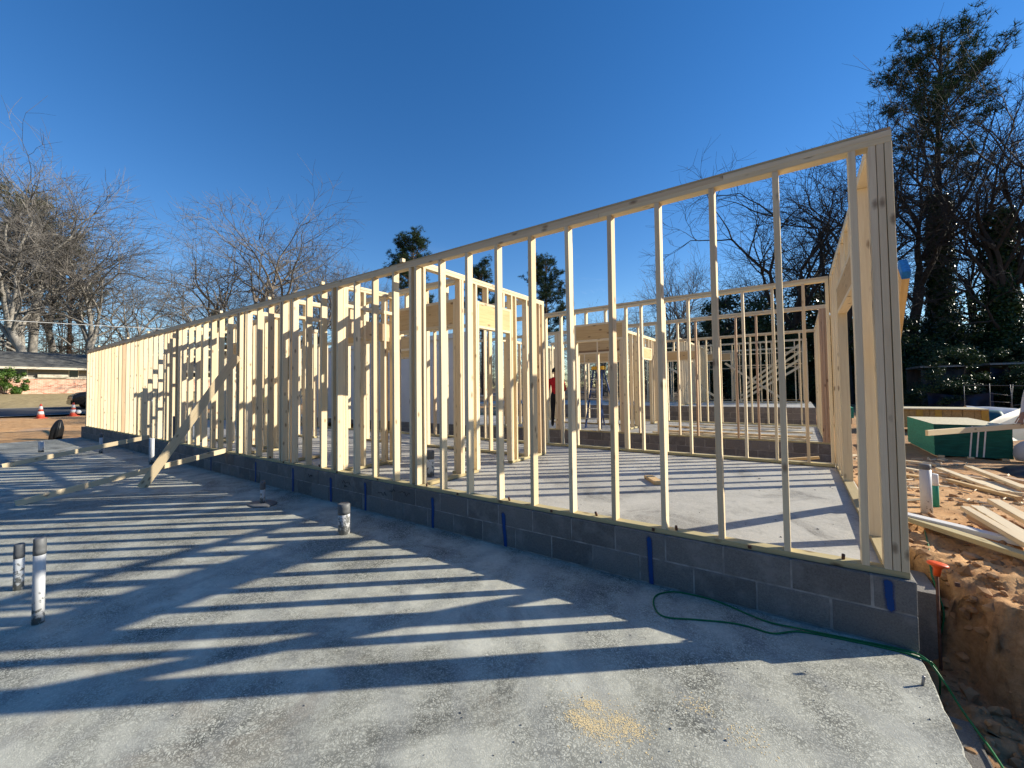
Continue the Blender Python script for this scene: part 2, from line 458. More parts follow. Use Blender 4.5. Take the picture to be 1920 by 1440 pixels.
M['needle_far'] = mat_leaf('olive_pine_needles', (0.07, 0.085, 0.03), (0.12, 0.12, 0.045), 0.75, 0.15)
M['ivy'] = mat_leaf('ivy_leaves', (0.018, 0.045, 0.012), (0.06, 0.10, 0.022), 0.35, 0.2)
M['ever'] = mat_leaf('evergreen_leaves', (0.022, 0.045, 0.016), (0.07, 0.10, 0.028), 0.35, 0.2)
M['shrub'] = mat_leaf('shrub_leaves', (0.06, 0.13, 0.02), (0.17, 0.24, 0.05), 0.4, 0.25)

def mat_pvc(name, base, dirt_h=0.12):
    t = NT(name)
    tc = t.n('ShaderNodeTexCoord')
    v = t.coord((1, 1, 1), 5.0)
    sx = t.n('ShaderNodeSeparateXYZ'); t.l(tc.outputs['Object'], sx.inputs[0])
    low = t.ramp(sx.outputs['Z'], [(0.0, 0.62), (dirt_h * 1.2, 0.45), (dirt_h * 3.0, 0.30)])
    sp = t.math('ADD', t.noise(v, 26.0, 5.0, 0.7), t.math('SUBTRACT', low, 0.45))
    c = t.mix(t.ramp(sp, [(0.56, 0.0), (0.60, 0.9)], 'LINEAR'), base, (0.11, 0.115, 0.11))
    t.color(c)
    t.rough(0.4)
    return t.m
M['pvc'] = mat_pvc('white_pvc', (0.56, 0.57, 0.58))
M['pvc_caked'] = mat_pvc('caked_pvc', (0.58, 0.59, 0.60), 0.30)
M['pvc_spat'] = mat_pvc('spattered_pvc', (0.62, 0.64, 0.65), 0.17)
M['pvc_green'] = mat_plain('green_pvc', (0.04, 0.30, 0.20), 0.4, 0.1)

# ------------------------------------------------------------------ mesh helpers
WM = {}          # world matrices of what was built
def link(ob, parent=None, mw=None):
    COL.objects.link(ob)
    mw = mw if mw is not None else Matrix()
    ob.matrix_basis = mw
    WM[ob.name] = mw
    if parent is not None:
        ob.parent = parent
        ob.matrix_parent_inverse = WM[parent.name].inverted()
    return ob

def thing(name, loc, label, cat, group=None):
    o = bpy.data.objects.new(name, None)
    o.empty_display_size = 0.2
    link(o, None, Matrix.Translation(Vector(loc)))
    o['label'] = label; o['category'] = cat
    if group: o['group'] = group
    return o

def tag(o, label=None, cat=None, group=None, kind=None):
    if label: o['label'] = label
    if cat: o['category'] = cat
    if group: o['group'] = group
    if kind: o['kind'] = kind
    return o

def meshob(name, verts, faces, mat, parent=None, mw=None, smooth=False, mats=None, fmat=None):
    me = bpy.data.meshes.new(name)
    me.from_pydata([tuple(v) for v in verts], [], faces)
    if mats:
        for m in mats: me.materials.append(m)
        if fmat: me.polygons.foreach_set('material_index', fmat)
    else:
        me.materials.append(mat)
    if smooth:
        me.polygons.foreach_set('use_smooth', [True] * len(me.polygons))
    me.update()
    return link(bpy.data.objects.new(name, me), parent, mw)

_lum = {}
def lumber_mesh(w, d, L, mat, ch=0.0025):
    var = R_.randrange(4) if L > 1.5 and w < 0.1 else 0
    key = (round(w, 4), round(d, 4), round(L, 3), mat.name, var)
    if key in _lum: return _lum[key]
    a, b = w / 2, d / 2
    prof = [(-a + ch, -b), (a - ch, -b), (a, -b + ch), (a, b - ch), (a - ch, b), (-a + ch, b), (-a, b - ch), (-a, -b + ch)]
    bow = ((0, 0), (0.005, 0.0), (-0.004, 0.002), (0.002, -0.003))[var]
    rings = (0, 0.5, 1) if var else (0, 1)
    vs_ = []
    for t in rings:
        k = 4 * t * (1 - t)
        vs_ += [(x + bow[0] * k, y + bow[1] * k, L * t) for x, y in prof]
    fs = []
    for r in range(len(rings) - 1):
        fs += [(r * 8 + i, r * 8 + (i + 1) % 8, r * 8 + 8 + (i + 1) % 8, r * 8 + 8 + i) for i in range(8)]
    n = (len(rings) - 1) * 8
    fs.append(tuple(range(7, -1, -1))); fs.append(tuple(range(n, n + 8)))
    me = bpy.data.meshes.new('lumber')
    me.from_pydata(vs_, [], fs)
    me.materials.append(mat)
    _lum[key] = me
    return me

def bar(name, p0, p1, w, d, mat, parent=None, ref=(0, 1, 0), ch=0.0025):
    """squared timber from p0 to p1; d is measured along ref, w across it"""
    p0 = Vector(p0); p1 = Vector(p1)
    z = (p1 - p0); L = z.length; z.normalize()
    y = Vector(ref); y = (y - z * y.dot(z)).normalized()
    x = y.cross(z)
    mw = Matrix(((x.x, y.x, z.x, p0.x), (x.y, y.y, z.y, p0.y), (x.z, y.z, z.z, p0.z), (0, 0, 0, 1)))
    ob = bpy.data.objects.new(name, lumber_mesh(w, d, L, mat, ch))
    return link(ob, parent, mw)

def box(name, lo, hi, mat, parent=None, ch=0.0):
    x0, y0, z0 = lo; x1, y1, z1 = hi
    if ch:
        ob = bar(name, ((x0 + x1) / 2, (y0 + y1) / 2, z0), ((x0 + x1) / 2, (y0 + y1) / 2, z1), x1 - x0, y1 - y0, mat, parent, (0, 1, 0), ch)
        return ob
    v = [(x0, y0, z0), (x1, y0, z0), (x1, y1, z0), (x0, y1, z0), (x0, y0, z1), (x1, y0, z1), (x1, y1, z1), (x0, y1, z1)]
    f = [(0, 3, 2, 1), (4, 5, 6, 7), (0, 1, 5, 4), (1, 2, 6, 5), (2, 3, 7, 6), (3, 0, 4, 7)]
    return meshob(name, v, f, mat, parent)

def ring_tube(V, Fc, pts, rad, n, cap=True):
    """append a tube along pts (Vectors) to vertex and face lists"""
    base = len(V)
    m = len(pts)
    prev = None
    for i, p in enumerate(pts):
        if i == 0: t = pts[1] - pts[0]
        elif i == m - 1: t = pts[-1] - pts[-2]
        else: t = pts[i + 1] - pts[i - 1]
        t = t.normalized()
        if prev is None:
            a = Vector((0, 0, 1)) if abs(t.z) < 0.9 else Vector((1, 0, 0))
            u = t.cross(a).normalized()
        else:
            u = (prev - t * prev.dot(t)).normalized()
        prev = u
        w = t.cross(u)
        r = rad[i] if isinstance(rad, (list, tuple)) else rad
        for k in range(n):
            an = 2 * math.pi * k / n
            V.append(p + u * (math.cos(an) * r) + w * (math.sin(an) * r))
    for i in range(m - 1):
        for k in range(n):
            a = base + i * n + k; b = base + i * n + (k + 1) % n
            Fc.append((a, b, b + n, a + n))
    if cap:
        Fc.append(tuple(base + k for k in range(n - 1, -1, -1)))
        Fc.append(tuple(base + (m - 1) * n + k for k in range(n)))

def tube(name, pts, rad, mat, parent=None, n=8, smooth=True):
    V = []; Fc = []
    ring_tube(V, Fc, [Vector(p) for p in pts], rad, n)
    return meshob(name, V, Fc, mat, parent, None, smooth)

def smooth_path(ctrl, sub=6):
    P = [Vector(p) for p in ctrl]
    out = []
    for i in range(len(P) - 1):
        p0 = P[max(i - 1, 0)]; p1 = P[i]; p2 = P[i + 1]; p3 = P[min(i + 2, len(P) - 1)]
        for s in range(sub):
            t = s / sub
            out.append(0.5 * ((2 * p1) + (p2 - p0) * t + (2 * p0 - 5 * p1 + 4 * p2 - p3) * t * t + (3 * p1 - p0 - 3 * p2 + p3) * t ** 3))
    out.append(P[-1])
    return out

def lathe(name, prof, mat, parent=None, mw=None, n=20, smooth=True):
    V = []; Fc = []
    for r, z in prof:
        for k in range(n):
            a = 2 * math.pi * k / n
            V.append((r * math.cos(a), r * math.sin(a), z))
    for i in range(len(prof) - 1):
        for k in range(n):
            a = i * n + k; b = i * n + (k + 1) % n
            Fc.append((a, b, b + n, a + n))
    Fc.append(tuple(range(n - 1, -1, -1)))
    Fc.append(tuple((len(prof) - 1) * n + k for k in range(n)))
    ob = meshob(name, V, Fc, mat, parent, mw, smooth)
    return ob

def sheet(name, grid, mat, parent=None, thick=0.0, smooth=True):
    """grid[j][i] of points -> mesh (optionally with thickness through a solidify modifier)"""
    h = len(grid); w = len(grid[0])
    V = [p for row in grid for p in row]
    Fc = [(j * w + i, j * w + i + 1, (j + 1) * w + i + 1, (j + 1) * w + i) for j in range(h - 1) for i in range(w - 1)]
    ob = meshob(name, V, Fc, mat, parent, None, smooth)
    if thick:
        md = ob.modifiers.new('thickness', 'SOLIDIFY'); md.thickness = thick
    return ob

# ------------------------------------------------------------------ ground
def sstep(a, b, x):
    t = max(0.0, min(1.0, (x - a) / (b - a)))
    return t * t * (3 - 2 * t)
def fbm(x, y, z=0.0, o=4):
    s = 0; a = 1.0; f = 1.0
    for _ in range(o):
        s += a * noise.noise((x * f, y * f, z + 3.1 * f)); a *= 0.5; f *= 2.03
    return s
def brow(y):
    return 0.17 + 0.20 * sstep(0.9, -0.4, y) + 0.22 * sstep(-0.4, -3.0, y) + 0.05 * noise.noise((y * 2.3, 0.3, 7.0))
def ground_z(x, y):
    far = 0.09 + 0.25 * sstep(0.5, 4.0, 8.0 - y * 0.9) if y < 20 else 0.09
    r = 0.10 + 0.26 * sstep(9.0, 1.5, y)                     # right of the building
    r += 0.3 * sstep(12, 30, y)
    hill = -0.06 + 0.42 * sstep(-22, -34, x) + 0.29 * sstep(-35, -41.5, x) + 1.02 * sstep(-42.5, -59, x)
    back = -0.02 + 0.35 * sstep(14, 30, y)
    z = back if x > -23 else hill
    if -23 < x < -20: z = back + (hill - back) * sstep(-20, -23, x)
    if x < -23 and y > 8: z = hill + 0.2 * sstep(8, 20, y)
    if x > -0.2:
        t = sstep(-0.2, 0.05, x)
        if y < 30:
            z = z + (r - z) * t
    # under slabs
    if -21.9 < x < -0.04 and y < 4.3: z = -0.62
    # low ground and a clay bank beside the slab corner
    if x > -0.3 and y < 1.6:
        n = fbm(x * 3.0, y * 3.0, 2.0, 5)
        rg = 1 - abs(fbm(x * 4.2, y * 4.2, 6.0, 4)) * 1.6
        deep = -0.24 + 0.10 * n + 0.18 * sstep(0.9, 3.5, x)
        yb = 0.50 - 0.62 * sstep(0.10, 0.60, x) - 0.70 * sstep(0.55, 2.2, x)      # foot of the bank
        w = 0.42 + 0.16 * noise.noise((x * 2.6, 3.0, 1))
        k = sstep(yb - 0.04, yb + w, y + 0.11 * n + 0.05 * noise.noise((x * 9, y * 9, 1)))
        k = k * sstep(0.12, 0.26, x + 0.25 * sstep(0.7, 1.3, y) + 0.07 * n)
        edge = z - 0.05 + 0.07 * fbm(x * 2.2, y * 2.2, 9.0, 4) - 0.12 * sstep(1.2, -0.2, y)
        z = deep * (1 - k) + edge * k
        z += 0.13 * k * (1 - k) * 4 * (rg - 0.5) + 0.03 * fbm(x * 9, y * 11, 4.0, 3) * sstep(0.02, 0.12, x)
    if x > 0 and y >= 0 and y < 16:
        z += 0.03 * fbm(x * 1.4, y * 1.4, 5.0, 4)
    if x < -22:
        z += 0.05 * fbm(x * 0.5, y * 0.5, 2.0, 3)
    return z
def steps(*seg):
    out = []
    for a, b, s in seg:
        n = max(1, int(round((b - a) / s)))
        out += [a + (b - a) * i / n for i in range(n)]
    out.append(seg[-1][1])
    return out
gx = steps((-600, -120, 60), (-120, -70, 5), (-70, -22.5, 0.7), (-22.5, -21.5, 0.2), (-21.5, -1, 2.05), (-1, -0.1, 0.15), (-0.1, 1.25, 0.022), (1.25, 3.5, 0.06), (3.5, 8, 0.3), (8, 40, 2), (40, 600, 56))
gy = steps((-600, -60, 54), (-60, -8, 4), (-8, -2.2, 0.25), (-2.2, 2.2, 0.03), (2.2, 7, 0.12), (7, 14, 0.35), (14, 45, 1.5), (45, 120, 7), (120, 600, 60))
def ground_pt(x, y):
    z = ground_z(x, y)
    if 0.06 < x < 3.2 and -2.0 < y < 1.6:
        e = 0.03
        sl = min(1.0, math.hypot(ground_z(x + e, y) - z, ground_z(x, y + e) - z) / e / 1.2)
        m = sl * sstep(0.06, 0.16, x)
        f1 = Vector((x * 7, y * 7, z * 7)); f2 = f1 * 2.7
        return (x + m * (0.05 * noise.noise(f1) + 0.022 * noise.noise(f2)), y + m * (0.085 * noise.noise(f1 + Vector((9, 3, 1))) + 0.035 * noise.noise(f2 + Vector((2, 8, 5)))), z + m * 0.03 * noise.noise(f2 + Vector((5, 5, 2))))
    return (x, y, z)
GV = [ground_pt(x, y) for y in gy for x in gx]
w_ = len(gx)
GF = [(j * w_ + i, j * w_ + i + 1, (j + 1) * w_ + i + 1, (j + 1) * w_ + i) for j in range(len(gy) - 1) for i in range(w_ - 1)]
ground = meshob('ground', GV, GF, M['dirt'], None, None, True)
tag(ground, kind='structure')

# ------------------------------------------------------------------ foreground slab with a chipped edge
def make_slab(name, x0, x1, y0, y1, ztop, thick, mat, chip=True):
    ys = steps((y0, y1, 0.05 if chip else 1.0))
    V = []; Fc = []
    for y in ys:
        j = 0.010 * noise.noise((y * 4.0, 1.7, 0)) + 0.012 * max(0, noise.noise((y * 13.0, 4.0, 2))) if chip else 0
        V += [(x0, y, ztop), (x1 - 0.006 - j * 1.2, y, ztop), (x1 - j * 0.9, y, ztop - 0.007), (x1 - j * 0.5, y, ztop - thick), (x0, y, ztop - thick)]
    for i in range(len(ys) - 1):
        a = i * 5; b = a + 5
        for k in range(4):
            Fc.append((a + k, a + k + 1, b + k + 1, b + k))
        Fc.append((a + 4, a, b, b + 4))
    Fc.append((4, 3, 2, 1, 0)); n = (len(ys) - 1) * 5
    Fc.append((n, n + 1, n + 2, n + 3, n + 4))
    ob = meshob(name, V, Fc, mat)
    tag(ob, kind='structure')
    return ob
make_slab('foundation_slab', -21.95, 0.0, -9.0, -0.002, 0.0, 0.15, M['slab'])
make_slab('floor_slab', -21.5, -0.012, 0.198, 4.32, 0.392, 0.12, M['slab_in'], False)
make_slab('passage_slab', -21.5, -8.0, 4.34, 6.5, 0.03, 0.12, M['slab_in'], False)
make_slab('floor_slab', -21.5, -0.05, 6.86, 11.2, 0.40, 0.12, M['slab_in'], False)
make_slab('floor_slab', -16.0, -0.10, 13.25, 19.5, 0.83, 0.12, M['slab_in'], False)

# ------------------------------------------------------------------ block walls
BL, BH, JT = 0.4064, 0.2, 0.010
_blk = {}
def block_mesh(L, D, H):
    key = (round(L, 3), D, H)
    if key not in _blk:
        c = 0.004
        a = L; 
        prof = [(c, 0), (a - c, 0), (a, c), (a, D), (0, D), (0, c)]
        rows = [(0.0, c), (c, 0), (H - c, 0), (H, c)]
        V = []
        for z, ins in rows:
            for x, y in prof:
                V.append((min(max(x, ins), a - ins), y + (ins if y < D else 0), z))
        Fc = []
        for r in range(3):
            for k in range(6):
                Fc.append((r * 6 + k, r * 6 + (k + 1) % 6, (r + 1) * 6 + (k + 1) % 6, (r + 1) * 6 + k))
        Fc.append((5, 4, 3, 2, 1, 0)); Fc.append((18, 19, 20, 21, 22, 23))
        me = bpy.data.meshes.new('block')
        me.from_pydata(V, [], Fc)
        me.materials.append(M['block'])
        _blk[key] = me
    return _blk[key]
def block_wall(label, x1, length, yf, ztop, courses, half_first_top=True, vis_from=-99, group=None):
    """front face at y=yf, right end at x1, running to -X"""
    t = thing('block_wall', (x1 - length / 2, yf + 0.1, ztop - courses * BH), label, 'block wall', group)
    box('mortar_core', (x1 - length, yf + 0.004, ztop - courses * BH - 0.2), (x1 - 0.004, yf + 0.194, ztop - 0.004), M['mortar'], t)
    for c in range(courses):
        z = ztop - (c + 1) * BH + JT
        off = 0.2032 if (c % 2 == 0) == half_first_top else BL
        x = x1
        L = off
        while x > x1 - length + 0.05:
            l = min(L, x - (x1 - length))
            me = block_mesh(l - JT, 0.19, BH - JT)
            ob = bpy.data.objects.new('block', me)
            mw = Matrix.Translation((x - l + JT / 2 if x < x1 - 0.01 else x - l + JT, yf + R_.uniform(-0.0015, 0.0015), z - JT / 2 + (JT / 2 if c else JT / 2)))
            link(ob, t, mw)
            x -= l; L = BL
    return t
bw = block_wall('two-course grey cinder block wall with blue paint marks under the long stud wall', 0.0, 21.9, 0.0, 0.4, 2)
block_wall('grey cinder block step wall across the gap behind the near room', -0.05, 15.0, 6.68, 0.41, 2)
block_wall('three-course grey cinder block wall at the far back of the site', -0.10, 12.0, 13.06, 0.84, 3)
# back edge of the near floor
block_wall('low cinder block ledge at the back edge of the near floor slab', -0.012, 21.4, 4.33, 0.39, 2)

# blue paint strokes and pencil scribbles on the near block wall
def stroke(name, x, z0, z1, w, lean, mat):
    V = []; Fc = []; A = []
    n = 20; m = 6
    for i in range(n + 1):
        t = i / n
        z = z1 + 0.012 + (z0 - z1 - 0.012) * t
        cx = x + lean * t + 0.006 * noise.noise((x * 7, t * 3, 0))
        hw = w * 0.76 * (1 - 0.2 * t)
        for k in range(m + 1):
            q = -1 + 2 * k / m
            V.append((cx + q * hw, -0.0045, z))
            A.append(max(0.0, 1 - abs(q)) ** 1.1 * min(1, t * 9 + 0.05) * (1.0 if z0 < 0.02 else min(1, (1 - t) * 7)))
    for i in range(n):
        for k in range(m):
            b_ = i * (m + 1) + k
            Fc.append((b_, b_ + 1, b_ + m + 2, b_ + m + 1))
    ob = meshob(name, V, Fc, mat, bw)
    at = ob.data.attributes.new('cover', 'FLOAT', 'POINT')
    at.data.foreach_set('value', A)
    return ob
for x, z0, z1, w, ln in [(-0.13, 0.19, 0.385, 0.048, 0.012), (-1.545, 0.005, 0.375, 0.045, 0.012), (-2.985, 0.005, 0.335, 0.05, 0.03), (-3.97, 0.005, 0.345, 0.05, 0.0), (-5.21, 0.005, 0.37, 0.05, 0.01), (-6.0, 0.005, 0.34, 0.06, 0.01), (-7.03, 0.01, 0.375, 0.06, 0.0), (-8.28, 0.01, 0.36, 0.05, 0.0), (-10.2, 0.01, 0.35, 0.05, 0.0)]:
    stroke('paint_mark', x, z0, z1, w, ln, M['spray'])
def scribble(x, z, w, h, seed):
    rr = random.Random(seed)
    V = []; Fc = []
    p = [Vector((x + w * i / 9, -0.004, z + h * rr.uniform(-0.5, 0.5))) for i in range(10)]
    ring_tube(V, Fc, smooth_path(p, 4), 0.0028, 4)
    meshob('marker_scribble', V, Fc, M['scrib'], bw)
for x, z, w, h, s in [(-5.72, 0.315, 0.2, 0.05, 1), (-5.68, 0.265, 0.08, 0.03, 2), (-4.95, 0.275, 0.17, 0.05, 3), (-4.72, 0.33, 0.10, 0.04, 4), (-4.55, 0.32, 0.2, 0.05, 5), (-6.6, 0.31, 0.12, 0.05, 6)]:
    scribble(x, z, w, h, s)

# stepped footing and pier blocks by the trench
ft = thing('footing', (0.08, -0.6, -0.6), 'stepped concrete block footing under the chipped slab edge beside the trench', 'footing')
for y0, y1, zt, xr in [(-0.20, -0.04, -0.30, 0.02), (-0.60, -0.205, -0.19, 0.145), (-1.01, -0.605, -0.185, 0.15), (-1.42, -1.015, -0.19, 0.148)]:
    ob = bar('block', (xr / 2 - 0.1, (y0 + y1) / 2, -0.62), (xr / 2 - 0.1, (y0 + y1) / 2, zt), xr + 0.2, y1 - y0 - 0.01, M['block'], ft, (0, 1, 0), 0.006)
pr_ = thing('block_pier', (0.1, 0.6, -0.6), 'grey block pier beside the trench behind the corner of the block wall', 'pier')
bar('block', (0.082, 0.66, -0.62), (0.082, 0.66, 0.19), 0.19, 0.4, M['block'], pr_, (0, 1, 0), 0.006)

# ------------------------------------------------------------------ timber framing
SW, SD = 0.038, 0.089
def jit(a): return R_.uniform(-a, a)
class Wall:
    """axis 'x' runs along X at y (front face); axis 'y' runs along Y at x (left face)"""
    def __init__(s, name, label, axis, fixed, a, b, z0, zt, depth=SD, group=None, wood='wood'):
        s.ax, s.f, s.z0, s.zt, s.d, s.w = axis, fixed, z0, zt, depth, M[wood]
        mid = (a + b) / 2
        loc = (mid, fixed, z0) if axis == 'x' else (fixed, mid, z0)
        s.t = thing(name, loc, label, 'stud wall', group)
        s.c = fixed + depth / 2
        s.ref = (0, 1, 0) if axis == 'x' else (1, 0, 0)
    def P(s, u, z, off=0.0):
        return (u, s.c + off, z) if s.ax == 'x' else (s.c + off, u, z)
    def stud(s, u, z0=None, z1=None, name='stud', mat=None, w=SW, d=None, off=0.0, lean=0.0015):
        z0 = s.z0 + SW if z0 is None else z0
        z1 = s.zt - 2 * SW if z1 is None else z1
        return bar(name, s.P(u + jit(lean), z0, off + jit(0.001)), s.P(u + jit(lean), z1, off + jit(0.001)), w, (d or s.d) - 0.002 * R_.random(), mat or s.w, s.t, s.ref)
    def plate(s, a, b, z, name='bottom_plate', mat=None, h=SW, d=None, off=0.0):
        return bar(name, s.P(a, z + h / 2, off), s.P(b, z + h / 2, off), h, d or s.d, mat or s.w, s.t, s.ref)
    def plates(s, a, b, treated=True, gaps=()):
        segs = []; cur = min(a, b); end = max(a, b)
        for g0, g1 in sorted(gaps):
            segs.append((cur, g0)); cur = g1
        segs.append((cur, end))
        for p, q in segs:
            if q - p > 0.06: s.plate(p, q, s.z0, 'bottom_plate', M['wood_treated'] if treated else s.w)
        # top plates come in board lengths
        for k, z in enumerate((s.zt - 2 * SW, s.zt - SW)):
            x = min(a, b); e = max(a, b)
            st = 4.88 if k == 0 else 3.66
            first = True
            while x < e - 0.01:
                n = min(e, x + (st if not first or k == 0 else 2.2)); first = False
                if e - n < 0.3: n = e
                s.plate(x, n - 0.002, z, 'top_plate', None, SW - 0.001, s.d - (0.001 if k else 0.0))
                x = n
    def header(s, a, b, z0, z1, plyoff=0.0):
        bar('header', s.P(a, (z0 + z1) / 2, -s.d * 0.24), s.P(b, (z0 + z1) / 2, -s.d * 0.24), z1 - z0, s.d * 0.48, M['wood_header'], s.t, s.ref)
        bar('header', s.P(a, (z0 + z1) / 2, s.d * 0.25), s.P(b, (z0 + z1) / 2, s.d * 0.25), z1 - z0, s.d * 0.48, M['wood_header'], s.t, s.ref)
        s.plate(a, b, z0 - SW, 'header_plate')
        s.plate(a, b, z1, 'header_plate')
        u = a + 0.2
        while u < b - 0.05:
            s.stud(u, z1 + SW, s.zt - 2 * SW, 'cripple_stud')
            u += 0.4064
    def opening(s, a, b, z0, z1):
        s.header(a, b, z0, z1)
        for e, sg in ((a, -1), (b, 1)):
            s.stud(e + sg * SW * 0.5, None, z1 + SW, 'jack_stud')
            s.stud(e + sg * SW * 1.55, None, None, 'king_stud')

ZT = 3.127; ZB = 0.402
# ---- long wall at the front
W = Wall('stud_wall', 'long pale timber stud wall on the cinder block wall, running the whole length', 'x', 0.033, -21.5, 0, ZB, ZT)
FW = W
W.plates(-21.45, -0.022)
W.plate(-21.43, -0.10, ZT, 'cap_plate', M['wood_header'], 0.030, 0.055, 0.012)
W.plate(-0.10, -0.022, ZT, 'cap_plate', M['wood_red'], 0.034, 0.045, 0.012)
for x in (-0.1175, -0.079, -0.0405):
    W.stud(x, lean=0.0, w=0.0352)
off = -0.6449 + SW / 2
doubles = {-4.38: 'dark', -6.03: 'dark', -7.22: '', -7.46: 'dark', -8.87: '', -9.06: 'dark', -12.25: 'dark', -12.99: 'dark', -17.25: 'dark'}
i = -1
while off - 0.4064 * i > -21.4:
    x = off - 0.4064 * i
    mat = None
    if R_.random() < 0.03: mat = M['wood_red']
    W.stud(x, mat=mat, lean=0.005)
    i += 1
W.stud(-21.43)
for x, k in doubles.items():
    W.stud(x, name='stud', w=SW)
for x in (-12.62, -10.35, -15.4):
    W.stud(x)
# anchor bolts on the sill, pale blocks on the cap
for x in (-0.33, -1.35, -2.02, -2.95, -4.12, -5.5, -6.4, -7.9):
    bar('anchor_bolt', (x, 0.05 + R_.uniform(0, 0.03), ZB + SW), (x, 0.05, ZB + SW + 0.035), 0.018, 0.018, M['rust'], W.t, (0, 1, 0), 0.004)
    bar('anchor_washer', (x + 0.5, 0.028, ZB + 0.012), (x + 0.5, 0.028, ZB + 0.034), 0.022, 0.012, M['rust'], W.t, (0, 1, 0), 0.003)
for x in (-4.55, -6.35, -8.0, -10.0, -14.6, -16.5, -19.9):
    bar('truss_block', (x, 0.07, ZT + 0.031), (x, 0.07, ZT + 0.075), 0.05, 0.05, M['wood'], W.t)

# ---- right end wall
W = Wall('stud_wall', 'short stud wall with a wide headed opening at the right end of the near room', 'y', -0.131, 0.125, 4.14, ZB, ZT)
W.plates(0.125, 4.14)
W.stud(0.146); 
W.opening(0.80, 2.86, 2.445, 2.70)
for u in (3.25, 3.65, 4.02, 4.10): W.stud(u)
# diagonal brace on its outside with a blue painted end
br = thing('wall_brace', (0.03, 1.9, 0.35), 'diagonal timber brace with a blue painted end outside the right corner post', 'brace')
bar('board', (0.035, 0.22, 2.27), (0.035, 2.0, 0.44), 0.14, 0.038, M['wood_header'], br, (1, 0, 0))
bar('painted_end', (0.035, 0.185, 2.306), (0.035, 0.222, 2.268), 0.142, 0.040, M['blue'], br, (1, 0, 0))

# ---- back wall of the near room
W = Wall('stud_wall', 'stud wall along the back of the near room, standing on the floor slab', 'x', 4.05, -21.4, 0, ZB, ZT)
W.plates(-21.4, -0.14)
for x in (-0.16, -0.44, -0.83, -1.23, -1.63, -2.04, -2.44, -2.84, -4.47, -4.83): W.stud(x)
W.opening(-4.12, -3.18, 2.50, 2.77)
x = -5.24
while x > -21.3:
    if not (-9.6 < x < -8.5) : W.stud(x, mat=M['wood_red'] if R_.random() < 0.1 else None)
    x -= 0.4064
W.opening(-9.55, -8.6, 2.45, 2.70)

# ---- partitions in the near room
W = Wall('stud_wall', 'partition stud wall with a headed doorway, first from the right corner in the near room', 'y', -4.33, 0.13, 3.02, ZB, ZT)
W.plates(0.125, 3.02, True, [(1.15, 1.98)])
W.opening(1.19, 1.95, 2.475, 2.78)
for u in (0.15, 0.80, 0.845, 1.02): W.stud(u)
for u in (2.12, 2.45, 2.86, 2.96, 3.0): W.stud(u)
W = Wall('stud_wall', 'stud wall with a deep timber header, parallel to the long wall behind its doubled posts', 'x', 0.89, -5.86, -4.34, ZB, ZT)
W.plates(-5.86, -4.34, True, [(-5.7, -4.5)])
W.opening(-5.66, -4.47, 2.48, 2.79)
W = Wall('stud_wall', 'partition stud wall with two pale rails and a header, second from the right corner', 'y', -5.99, 0.13, 1.06, ZB, ZT)
W.plates(0.125, 1.06)
W.plate(0.16, 1.03, 2.78, 'rail', None, 0.05)
bar('header', W.P(0.17, 2.485), W.P(0.95, 2.485), 0.275, 0.06, M['wood'], W.t, W.ref)
for u in (0.15, 0.19, 0.49, 0.87, 1.03): W.stud(u)
W = Wall('stud_wall', 'stud wall beside the pale cased pipe, in the middle of the near room', 'x', 2.62, -8.9, -4.24, ZB, ZT)
W.plates(-8.9, -4.34, True, [(-8.3, -7.3)])
for x in (-4.36, -4.75, -5.2, -5.65, -6.07, -6.45, -6.84, -8.55, -8.86): W.stud(x)
W.opening(-8.25, -7.3, 2.46, 2.70)
W = Wall('stud_wall', 'short partition stud wall with a low rail, third from the right corner', 'y', -7.54, 0.13, 0.80, ZB, ZT)
W.plates(0.125, 0.80)
W.plate(0.16, 0.78, 2.80, 'rail', None, 0.05)
for u in (0.15, 0.43, 0.74, 0.78): W.stud(u)
W = Wall('stud_wall', 'short stud wall joining the second and third partitions behind the long wall', 'x', 0.93, -7.52, -6.0, ZB, ZT)
W.plates(-7.52, -6.0, True, [(-7.2, -6.35)])
W.opening(-7.16, -6.36, 2.40, 2.66)
for x in (-6.05, -7.48): W.stud(x)
W = Wall('stud_wall', 'stud wall joining the fourth and fifth partitions behind the leaning brace', 'x', 0.74, -12.3, -9.2, ZB, ZT)
W.plates(-12.3, -9.2, True, [(-11.3, -10.2)])
W.opening(-11.25, -10.25, 2.40, 2.66)
for x in (-9.25, -9.65, -10.05, -11.5, -11.9, -12.25): W.stud(x)
W = Wall('stud_wall', 'short partition stud wall near the leaning brace, fourth from the right corner', 'y', -9.15, 0.13, 0.80, ZB, ZT)
W.plates(0.125, 0.80)
for u in (0.15, 0.45, 0.78): W.stud(u)
W = Wall('stud_wall', 'partition stud wall with three rails beyond the leaning brace, fifth from the right corner', 'y', -12.35, 0.13, 2.2, ZB, ZT)
W.plates(0.125, 2.2)
for z in (1.9, 2.6): W.plate(0.16, 2.16, z, 'rail')
for u in (0.15, 0.5, 0.87, 1.3, 1.7, 2.15): W.stud(u, mat=M['wood_red'] if u == 0.87 else None)
W = Wall('stud_wall', 'short stud wall lengthways, left of the middle of the near room', 'x', 2.3, -13.2, -10.5, ZB, ZT)
W.plates(-13.2, -10.5)
x = -10.55
while x > -13.2:
    W.stud(x); x -= 0.4064 * (2 if R_.random() < 0.2 else 1)
W = Wall('stud_wall', 'partition stud wall closing the far left end of the near room', 'y', -21.40, 0.13, 4.04, ZB, ZT)
W.plates(0.125, 4.04)
for k in range(2, 10): W.stud(0.15 + 0.4064 * k)
